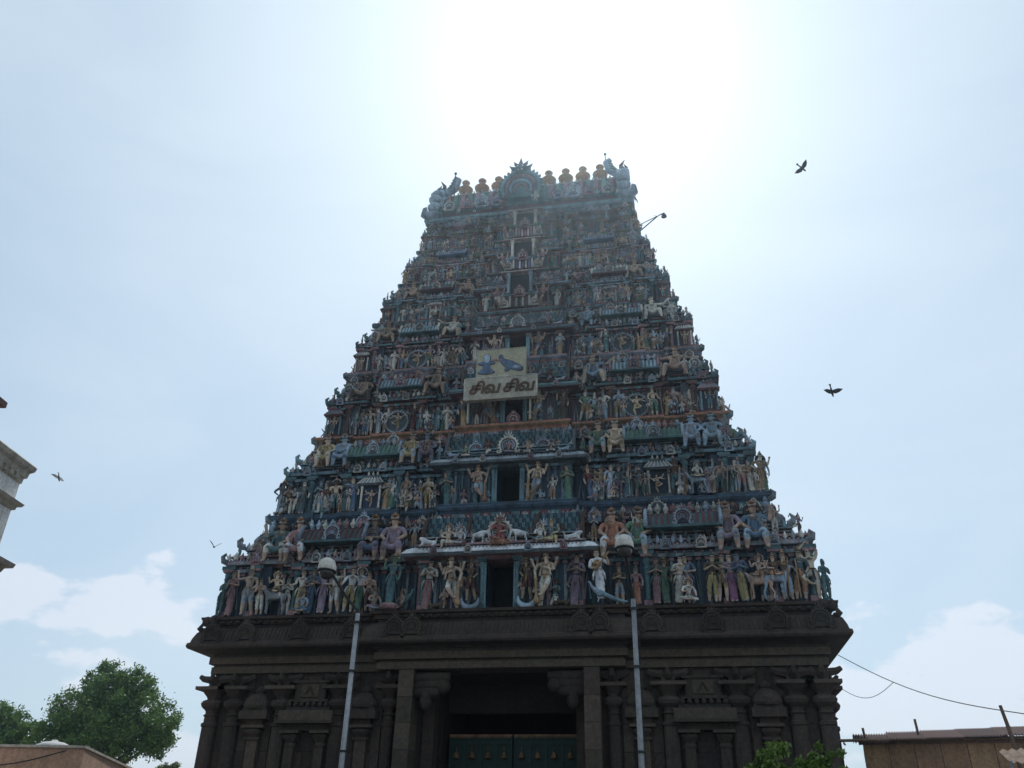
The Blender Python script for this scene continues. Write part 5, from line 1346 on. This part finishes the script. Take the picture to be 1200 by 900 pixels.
disc(m, .75, .50, .2, .08, 'pale_blue', -.042); m.build('conch_picture', sb)
sb2 = empty('lettered_signboard', (-.45, ysb-.05, 19.42)); tag(sb2, 'long cream board with large brown Tamil letters under the yellow picture board', 'signboard')
m = MB(); m.box(-1.68, 1.68, 0, .22, 0, 1.08, 'board_cream'); m.build('panel', sb2)
m = MB(); m.box(-1.72, -1.681, -.02, .24, -.02, 1.10, 'cream'); m.box(1.681, 1.72, -.02, .24, -.02, 1.10, 'cream'); m.box(-1.679, 1.679, -.02, .24, 1.081, 1.12, 'cream'); m.box(-1.679, 1.679, -.02, .24, -.05, -.001, 'plaster_trim'); m.build('frame', sb2)
def letter(txt, x, z, size):
    c = bpy.data.curves.new('t', 'FONT'); c.body = txt; c.size = size; c.extrude = .02; c.offset = .022; c.shear = .18; c.resolution_u = 4
    o = bpy.data.objects.new('t', c); col.objects.link(o); bpy.context.view_layer.update()
    me = bpy.data.meshes.new_from_object(o.evaluated_get(bpy.context.evaluated_depsgraph_get())); bpy.data.objects.remove(o); bpy.data.curves.remove(c)
    me.materials.clear(); me.materials.append(MAT['lettering']); me.polygons.foreach_set('material_index', [0]*len(me.polygons))
    link('letter', me, sb2, (x, -.02, z), (math.pi/2, 0, 0))
for txt, x in (('\u0b9a\u0bbf', -1.50), ('\u0bb5', -.80), ('\u0b9a\u0bbf', .10), ('\u0bb5', .80)): letter(txt, x, .28, .76)
m = MB(); m.bar((-1.55,.3,-1.05),(-1.55,.3,.1),.05,'board_cream'); m.bar((1.35,.3,-1.05),(1.35,.3,.1),.05,'board_cream'); m.build('support_posts', sb2)

# ------------------------------------------------------------------ lamp bracket near the top right
br = empty('floodlight_bracket', (6.2, 6.2, 31.8)); tag(br, 'thin metal bracket with small floodlight sticking out near the tower top right', 'floodlight')
m = MB(); m.bar((0,0,0),(1.15,-.6,.55),.035,'black_metal'); m.bar((-.1,0,.45),(1.15,-.6,.56),.025,'black_metal'); m.bar((1.15,-.6,.55),(1.45,-.7,.62),.03,'black_metal'); m.bar((.95,-.5,.7),(1.15,-.6,.55),.012,'black_metal'); m.build('arm', br)
m = MB(); m.lathe((1.50,-.7,.38), [(.16,0),(.13,.1),(.05,.26)], 'black_metal', 8); m.build('lamp_head', br)

# ------------------------------------------------------------------ street lamps
def lamp(x, y, ztop, dirx, diry, rise, label):
    o = empty('street_lamp', (x, y, 0)); tag(o, label, 'street lamp', 'street lamps in front of the tower')
    m = MB(); m.tube([(0,0,0),(0,0,.35),(0,0,.36),(0,0,2.6),(0,0,ztop)], [.10,.10,.072,.066,.056], 'galvanised', 12); m.build('pole', o, smooth=True)
    m = MB()
    for zz in (1.2, 3.4, 5.2, ztop-.25): m.tube([(0,0,zz),(0,0,zz+.05)], .09, 'black_metal', 12)
    m.build('clamp_band', o)
    m = MB(); hx, hy, hz_ = dirx, diry, ztop+rise
    m.tube([(0,0,ztop-.1),(.0,0,ztop+.05),(dirx*.35,diry*.35,ztop+rise*.35),(dirx*.75,diry*.75,ztop+rise*.80),(dirx,diry*.95,ztop+rise+.02)], .035, 'black_metal', 8); m.build('arm', o, smooth=True)
    h = MB()
    h.lathe((hx,hy,hz_-.05), [(.235,0),(.245,.05),(.235,.16),(.19,.27),(.10,.33),(.03,.35)], 'lamp_shell', 18, sx=.92, sy=1.15)
    hd = h.build('lamp_head', o, smooth=True)
    h = MB(); h.lathe((hx,hy,hz_-.05), [(.10,-.18),(.16,-.14),(.195,-.07),(.215,0)], 'lamp_glass', 18, sx=.92, sy=1.15); h.build('glass_bowl', hd, smooth=True)
    h = MB(); h.lathe((hx,hy,hz_-.065), [(.215,0),(.25,.004),(.25,.03)], 'black_metal', 18, sx=.92, sy=1.15); h.build('rim', hd)
    m = MB(); m.bar((.10,-.02,.2),(.10,-.02,ztop-.3),.008,'black_metal',4); m.build('cable', o)
lamp(-1.20, -11, 6.62, -.72, -.6, .98, 'grey street lamp pole with white domed lamp left of the gateway')
lamp(5.71, -11, 6.78, -.10, -.9, 1.0, 'grey street lamp pole with white domed lamp right of the gateway')

# ------------------------------------------------------------------ pigeons and crows in flight
wing = MB()
ws = [(0,-.12,0),(.25,-.2,.05),(.55,-.10,.08),(.80,.12,.04),(.62,.16,.05),(.45,.20,.05),(.25,.18,.03),(0,.12,0)]
wing.add([(x,y,z+.012) for x,y,z in ws]+[(x,y,z-.012) for x,y,z in ws], [tuple(range(8)), tuple(reversed(range(8,16)))]+[(k,(k+1)%8,(k+1)%8+8,k+8) for k in range(8)], 'feather')
WG = wing.me('wing')
tl = MB(); tl.add([(-.03,.35,.01),(.03,.35,.01),(.10,.62,.01),(-.10,.62,.01),(-.03,.35,-.01),(.03,.35,-.01),(.10,.62,-.01),(-.10,.62,-.01)], [(0,1,2,3),(7,6,5,4),(0,4,5,1),(1,5,6,2),(2,6,7,3),(3,7,4,0)], 'feather'); TL = tl.me('tail')
def bird(x, y, z, s, rot, wl, wrr, label, mat='feather'):
    o = empty('bird', (x, y, z)); o.rotation_euler = rot; o.scale = (s,)*3; tag(o, label, 'bird', 'birds in flight')
    b = link('body', FIG['bird_body'], o); setmats(b, [mat]*5)
    a = link('wing', WG, o, (.03,0,.02), (wrr[0], wrr[1], wrr[2])); setmats(a, [mat])
    c = link('wing', WG, o, (-.03,0,.02), (wl[0], wl[1], wl[2]), (-1,1,1)); setmats(c, [mat])
    d = link('tail', TL, o); setmats(d, [mat])
bird(15.27,5,34.1,.62,(R(40),R(15),R(128)),(0,R(-5),R(-8)),(0,R(-5),R(8)),'dark bird with wings spread high up right of the tower top')
bird(13.5,0,17.7,.52,(R(55),R(-15),R(140)),(0,R(35),R(10)),(0,R(-12),R(5)),'black bird with bent wings right of the tower at mid height')
bird(-16.4,-5,13.67,.42,(R(65),0,R(80)),(0,R(-10),0),(0,R(20),0),'grey bird flying beside the white building at left','feather_grey')
bird(-12.27,0,12.34,.42,(R(15),R(5),R(40)),(0,R(38),0),(0,R(-38),0),'small black bird with drooping wings left of the large seated statues')
bird(6.15,8,35.96,.50,(R(20),R(80),R(20)),(0,R(10),0),(0,R(-10),0),'thin dark bird seen edge on beside the right roof crest')

# ------------------------------------------------------------------ ground, road
m = MB(); m.box(-900, 900, -600, 1500, -.6, -.11, 'ground_soil'); tag(m.build('ground'), kind='structure')
m = MB(); m.box(-60, 60, -45, -1.5, -.30, -.06, 'asphalt'); tag(m.build('road'), kind='structure')
m = MB(); m.box(-60, 60, -1.45, .55, -.30, .06, 'stone_light'); tag(m.build('pavement'), kind='structure')

# ------------------------------------------------------------------ white building at left, close by
wb = empty('white_building', (-14.72, -8, 0)); wb.rotation_euler = (0, 0, R(9.6)); tag(wb, 'grubby white plastered building with moulded cornices at the left edge', 'building')
m = MB(); m.box(-8, -.26, -24, -.26, 0, 12.25, 'plaster_white'); m.build('wall', wb)
RO = [(-8,-24),(-.26,-24),(-.26,-.26),(-8,-.26)]
m = MB(); m.sweep(RO, [(0,12.0),(.04,12.02),(.05,12.2),(.12,12.24),(.14,12.42),(.24,12.52),(.27,12.66),(.22,12.72),(.05,12.74)], 'plaster_trim')
for k in range(70): m.box(-.21, -.12, -23.9+k*.335, -23.9+k*.335+.17, 12.05, 12.22, 'plaster_trim')
m.build('top_cornice', wb)
m = MB(); m.sweep(RO, [(0,11.05),(.08,11.09),(.10,11.19),(.20,11.23),(.25,11.33),(.02,11.39)], 'plaster_trim'); m.build('string_course', wb)
m = MB(); m.sweep(RO, [(0,8.9),(.2,9.0),(.25,9.14),(.42,9.2),(.46,9.34),(.05,9.4)], 'plaster_trim'); m.build('lower_cornice', wb)
br_ = MB(); br_.tube([(0,0,.35),(.16,0,.2),(.30,0,.08),(.42,0,.16),(.36,0,.26)], [.12,.13,.12,.1,.04], 'plaster_trim', 7); BRM = br_.me('bracket', True)
for k in range(8): link('bracket', BRM, wb, (-.25, -1.0-k*2.8, 8.75))
m = MB(); m.box(-7.6, -1.0, -23, -2.4, 12.7, 14.0, 'plaster_white'); m.build('parapet', wb)
m = MB(); m.box(-7.8, -.4, -23.2, -2.0, 14.0, 14.2, 'rust_sheet'); m.build('coping', wb)
win = MB(); win.box(0, .05, -.6, .6, 0, 1.9, 'plaster_trim'); wm = win.me('window')
gl = MB(); gl.box(.05, .07, -.5, .5, .1, 1.8, 'lamp_glass'); gm = gl.me('pane')
for k in range(4):
    for zz in (1.2, 5.6):
        o = link('window', wm, wb, (-.26, -4-k*5.2, zz)); link('pane', gm, o)

# ------------------------------------------------------------------ terracotta wall at bottom left, water tank behind
tb = empty('terracotta_building', (-12.36, -5, 0)); tag(tb, 'low terracotta plastered building with a flat parapet at bottom left', 'building')
m = MB()
vs = [(0,0),(-7.9,17.2),(-16,17.2),(-16,-.9)]
n = 4
def pris(m, pts, z0s, z1s, mat):
    n = len(pts); v = [(p[0],p[1],a) for p, a in zip(pts, z0s)]+[(p[0],p[1],b) for p, b in zip(pts, z1s)]
    m.add(v, [tuple(reversed(range(n))), tuple(range(n,2*n))]+[(k,(k+1)%n,(k+1)%n+n,k+n) for k in range(n)], mat)
vs = [(-16,-2.2),(0,0),(-7.9,17.2),(-16,17.2)]
pris(m, vs, [0]*4, [4.03,4.03,4.03,4.03], 'terracotta_plaster'); m.build('wall', tb)
m = MB(); vs3 = [(-16.1,-2.3),(.07,-.08),(-7.8,17.3),(-16.1,17.3)]; pris(m, vs3, [4.034]*4, [4.11]*4, 'plaster_trim'); m.build('coping', tb)
m = MB(); pts = [(-5+.5*k, -.76+.07*k-.08, 3.7-.35*math.sin(math.pi*k/9)+.028*k) for k in range(10)]; m.tube(pts, .02, 'black_metal', 5); tag(m.build('wall_cable', tb), 'thin black cable drooping across the terracotta wall')
wt_ = MB(); wt_.lathe((0,0,0), [(.75,0),(.75,.45),(.68,.6),(.4,.72),(.15,.76),(.1,.82)], 'plaster_white', 18); tag(wt_.build('water_tank', None, (-19.35, 2.5, 4.24), smooth=True), 'pale domed water tank peeping over the terracotta wall', 'water tank')

# ------------------------------------------------------------------ right shed with corrugated roof
sh = empty('tin_roof_shed', (12.45, 1.45, 0)); tag(sh, 'low shed with tan panel wall and rusty corrugated roof right of the tower', 'shed')
dirv = Vector((4.7, -.84, 0)); Ls = 14.0; dn = dirv.normalized(); nn = Vector((dn.y, -dn.x, 0))   # nn points to the viewer side
if nn.x > 0: nn = -nn
ang = math.atan2(dn.y, dn.x)
def L2(t, d, z): v = dn*t+nn*d; return (v.x, v.y, z)
pw = .8; k = 0; t = .2
while t < 12:
    a = MB(); c = [L2(t, 0, 0), L2(t+pw-.02, 0, 0), L2(t+pw-.02, -.08, 0), L2(t, -.08, 0)]
    v = [(x, y, 0) for x, y, z in c]+[(x, y, 4.80) for x, y, z in c]
    a.add(v, [(3,2,1,0),(4,5,6,7),(0,1,5,4),(1,2,6,5),(2,3,7,6),(3,0,4,7)], 'tan_panel'); a.build('wall_panel', sh)
    t += pw
m = MB(); c = [L2(.2,-.1,0), L2(12,-.1,0), L2(12,-4,0), L2(.2,-4,0)]; pris(m, [(p[0],p[1]) for p in c], [0]*4, [4.86]*4, 'interior_dark'); m.build('interior', sh)
m = MB(); c = [L2(.1,-.02,0), L2(12,-.02,0), L2(12,.06,0), L2(.1,.06,0)]; pris(m, [(p[0],p[1]) for p in c][::-1], [4.80]*4, [4.97]*4, 'wood'); m.build('eave_beam', sh)  # dark beam added to stand for the band of shade under the eave
t = -.1; k = 0
while t < 12.5:
    a = MB(); wv = 14; vs = []
    z0 = 5.02+.03*(k % 3)+(.08 if k > 2 else 0)-.03*(k == 0)
    for j in range(wv*2+1):
        tt = t+1.25*j/(wv*2); dz = .035*(1 if j % 2 else -1)
        p = L2(tt, .35+.05*(k % 2), z0-.13+dz); q = L2(tt, -2.6, z0+.42+dz); vs += [p, q]
    n = len(vs); vs += [(x,y,z-.02) for x,y,z in vs]
    fs = []
    for j in range(wv*2): fs += [(2*j,2*j+2,2*j+3,2*j+1), (n+2*j,n+2*j+1,n+2*j+3,n+2*j+2), (2*j,n+2*j,n+2*j+2,2*j+2)]
    a.add(vs, fs, 'rust_sheet'); a.build('roof_sheet', sh); t += 1.15; k += 1
m = MB()
m.tube([L2(-.6,.15,4.93),L2(12,.15,4.92)], .05, 'wood', 5); m.tube([L2(-.9,-.6,5.0),L2(2.5,-.5,5.0)], .05, 'wood', 5)
for t in (-.4,.1,.6): m.tube([L2(t,.25,4.84),L2(t,-2.4,5.05)], .035, 'wood', 5)
m.build('rafters', sh)
for t, h_ in ((.35,5.35),(2.1,5.6)):
    m = MB(); m.tube([L2(t,-1.2,4.5),L2(t-.06,-1.2,h_+.12)], .045, 'wood', 6); m.build('shed_post', sh)
aw = empty('small_awning', (14.6, -6.2, 0)); tag(aw, 'small corrugated awning over brick-red goods at the bottom right corner', 'awning')
m = MB(); vs = []
for j in range(25):
    dz = .03*(1 if j % 2 else -1); x = -.0+j*.11; vs += [(x, -.4, 3.60+dz+.06*x), (x+.2, 1.0, 4.02+dz+.06*x)]
n = len(vs); vs += [(x,y,z-.02) for x,y,z in vs]; fs = []
for j in range(24): fs += [(2*j,2*j+2,2*j+3,2*j+1), (n+2*j,n+2*j+1,n+2*j+3,n+2*j+2), (2*j,n+2*j,n+2*j+2,2*j+2)]
m.add(vs, fs, 'wood'); m.build('awning_sheet', aw)
for x in (.0, 2.2): m = MB(); m.bar((x,-.3,0),(x,-.3,3.66),.04,'galvanised'); m.build('awning_post', aw)
m = MB(); m.box(.4,2.4,.2,.9,0,3.5,'red'); m.build('back_panel', aw)
# leaning pole carrying the wire
up = MB(); up.tube([(15.75,-4,0),(15.58,-4,4.65),(15.5,-4,5.30)], [.07,.055,.045], 'wood', 8); tag(up.build('wire_pole'), 'short leaning wooden pole carrying the wire above the shed roof', 'pole')
m = MB(); a = Vector((12.25,1.0,7.6)); b = Vector((15.35,-6,4.72)); pts = [a.lerp(b, t/14)-Vector((0,0,.35*math.sin(math.pi*t/14)))+Vector((0,0,.1)) for t in range(15)]
m.tube(pts+[b+(b-a)*.6-Vector((0,0,.0))], .014, 'black_metal', 5); tag(m.build('overhead_wire'), 'black wire running from the stone base down to the leaning pole', 'wire')
m = MB(); j = pts[5]; a2 = Vector((12.1,1.0,6.62)); ptl = [a2.lerp(j, t/10)-Vector((0,0,.42*math.sin(math.pi*t/10))) for t in range(11)]
m.tube(ptl, .010, 'black_metal', 5); tag(m.build('hanging_wire'), 'thin loop of wire sagging from the stone base to the longer wire', 'wire')

# ------------------------------------------------------------------ trees and shrub
def tree(name, base, blobs, nleaf, leaf, mat, label, trunk_r=.4, seed=1, limbs=True, cat='tree', group=None):
    rg = np.random.default_rng(seed)
    root = empty(name, base); tag(root, label, cat, group)
    m = MB(); top = Vector(np.mean([b[:3] for b in blobs], axis=0))
    fork = Vector((top.x*.3, top.y*.3, top.z*.55))
    m.tube([(0,0,0), tuple(fork*.5+Vector((.05,0,0))), tuple(fork)], [trunk_r, trunk_r*.75, trunk_r*.6], 'bark', 8)
    for b in blobs:
        c = Vector(b[:3]); mid = fork.lerp(c, .5)+Vector((0,0,-.15*b[3]))
        m.tube([tuple(fork), tuple(mid), tuple(c)], [trunk_r*.42, trunk_r*.25, trunk_r*.08], 'bark', 6)
        for q in range(5):
            d = Vector(rg.normal(size=3)).normalized()*b[3]*.8
            m.tube([tuple(c.lerp(mid, .3)), tuple(c+d*.6), tuple(c+d)], [trunk_r*.12, trunk_r*.07, .01], 'bark', 4)
    m.build('trunk', root, smooth=True)
    tot = sum(b[3]**2 for b in blobs); VV = []
    for b in blobs:
        n = int(nleaf*b[3]**2/tot); nc = max(8, n//95)
        dc = rg.normal(size=(nc, 3)); dc /= np.linalg.norm(dc, axis=1)[:, None]
        rad = rg.uniform(.40, 1.12, (nc, 1)); cc = np.array(b[:3])+dc*rad*b[3]*np.array([1, 1, b[4] if len(b) > 4 else .8])
        idx = rg.integers(0, nc, n)
        pos = cc[idx]+rg.normal(size=(n, 3))*b[3]*.12
        VV.append(pos)
    Pn = np.concatenate(VV); n = len(Pn)
    a = rg.normal(size=(n, 3)); a[:, 2] -= .3; a /= np.linalg.norm(a, axis=1)[:, None]
    t = rg.normal(size=(n, 3)); b_ = np.cross(a, t); b_ /= np.linalg.norm(b_, axis=1)[:, None]
    sz = leaf*rg.uniform(.6, 1.3, (n, 1))
    v = np.stack([Pn-a*sz, Pn+b_*sz*.45, Pn+a*sz, Pn-b_*sz*.45], axis=1).reshape(-1, 3)
    me = bpy.data.meshes.new('crown'); me.vertices.add(len(v)); me.vertices.foreach_set('co', v.ravel())
    me.loops.add(4*n); me.loops.foreach_set('vertex_index', np.arange(4*n)); me.polygons.add(n)
    me.polygons.foreach_set('loop_start', np.arange(0, 4*n, 4)); me.polygons.foreach_set('loop_total', np.full(n, 4)); me.materials.append(MAT[mat]); me.update(); me.validate()
    link('crown', me, root)
tree('broad_tree', (-41.0, 36, .35), [(0,0,11.8,2.6),(-2.6,0,10.4,2.6),(2.3,0,10.6,2.6),(5.0,0,9.4,2.0),(-4.6,0,8.6,1.7),(.5,-1,9.0,3.0),(-3,-.5,8.4,2.4),(4.6,.5,8.0,1.8),(-1.0,0,13.1,1.5),(2,0,12.4,1.6),(3,-1,8.0,1.8),(-.5,1,7.6,2.2)], 52000, .15, 'leaf', 'broad dark green tree with rounded crown left of the tower', .55, 3)
tree('broad_tree', (-53.0, 38, 0), [(0,0,10.5,2.0),(1.5,0,9.2,2.0),(-1.8,0,9.0,2.2),(3.4,0,9.0,1.4),(.5,0,8.0,2.2)], 17000, .15, 'leaf', 'dark green tree cut off by the left edge behind the terracotta building', .45, 5)
tree('small_tree', (-43.0, 50, 0), [(0,0,7.3,1.0),(1.2,0,7.0,.8),(-.9,0,7.0,.8)], 2200, .14, 'leaf_pale', 'small pale tree top just left of the stone base', .2, 6)
tree('leafy_shrub', (9.5, -3.0, 0), [(-.2,0,4.0,.62,.9),(-.9,0,3.6,.55),(.7,.2,3.7,.6),(1.35,0,4.0,.42,1.0),(-.3,-.2,3.2,.8),(1.0,0,3.1,.7),(-1.5,0,3.3,.35),(1.7,.1,3.4,.45)], 9000, .09, 'leaf_bright', 'leafy bright green young tree standing before the right part of stone base', .08, 8)

# ------------------------------------------------------------------ added to imitate lens glare: thin forward-scattering haze round the whole scene
m = MB(); m.box(-905, 905, -605, 1505, -1.7, 44, 'haze'); hb = m.build('haze'); tag(hb, kind='stuff')
hm = bpy.data.materials.new('haze'); hm.use_nodes = True; hn = hm.node_tree.nodes; hn.clear()
ho = hn.new('ShaderNodeOutputMaterial'); hv_ = hn.new('ShaderNodeVolumePrincipled'); hv_.inputs['Color'].default_value = (.62,.83,1,1)
hv_.inputs['Density'].default_value = .0005; hv_.inputs['Anisotropy'].default_value = .8
hm.node_tree.links.new(hv_.outputs[0], ho.inputs['Volume']); hb.data.materials.clear(); hb.data.materials.append(hm)
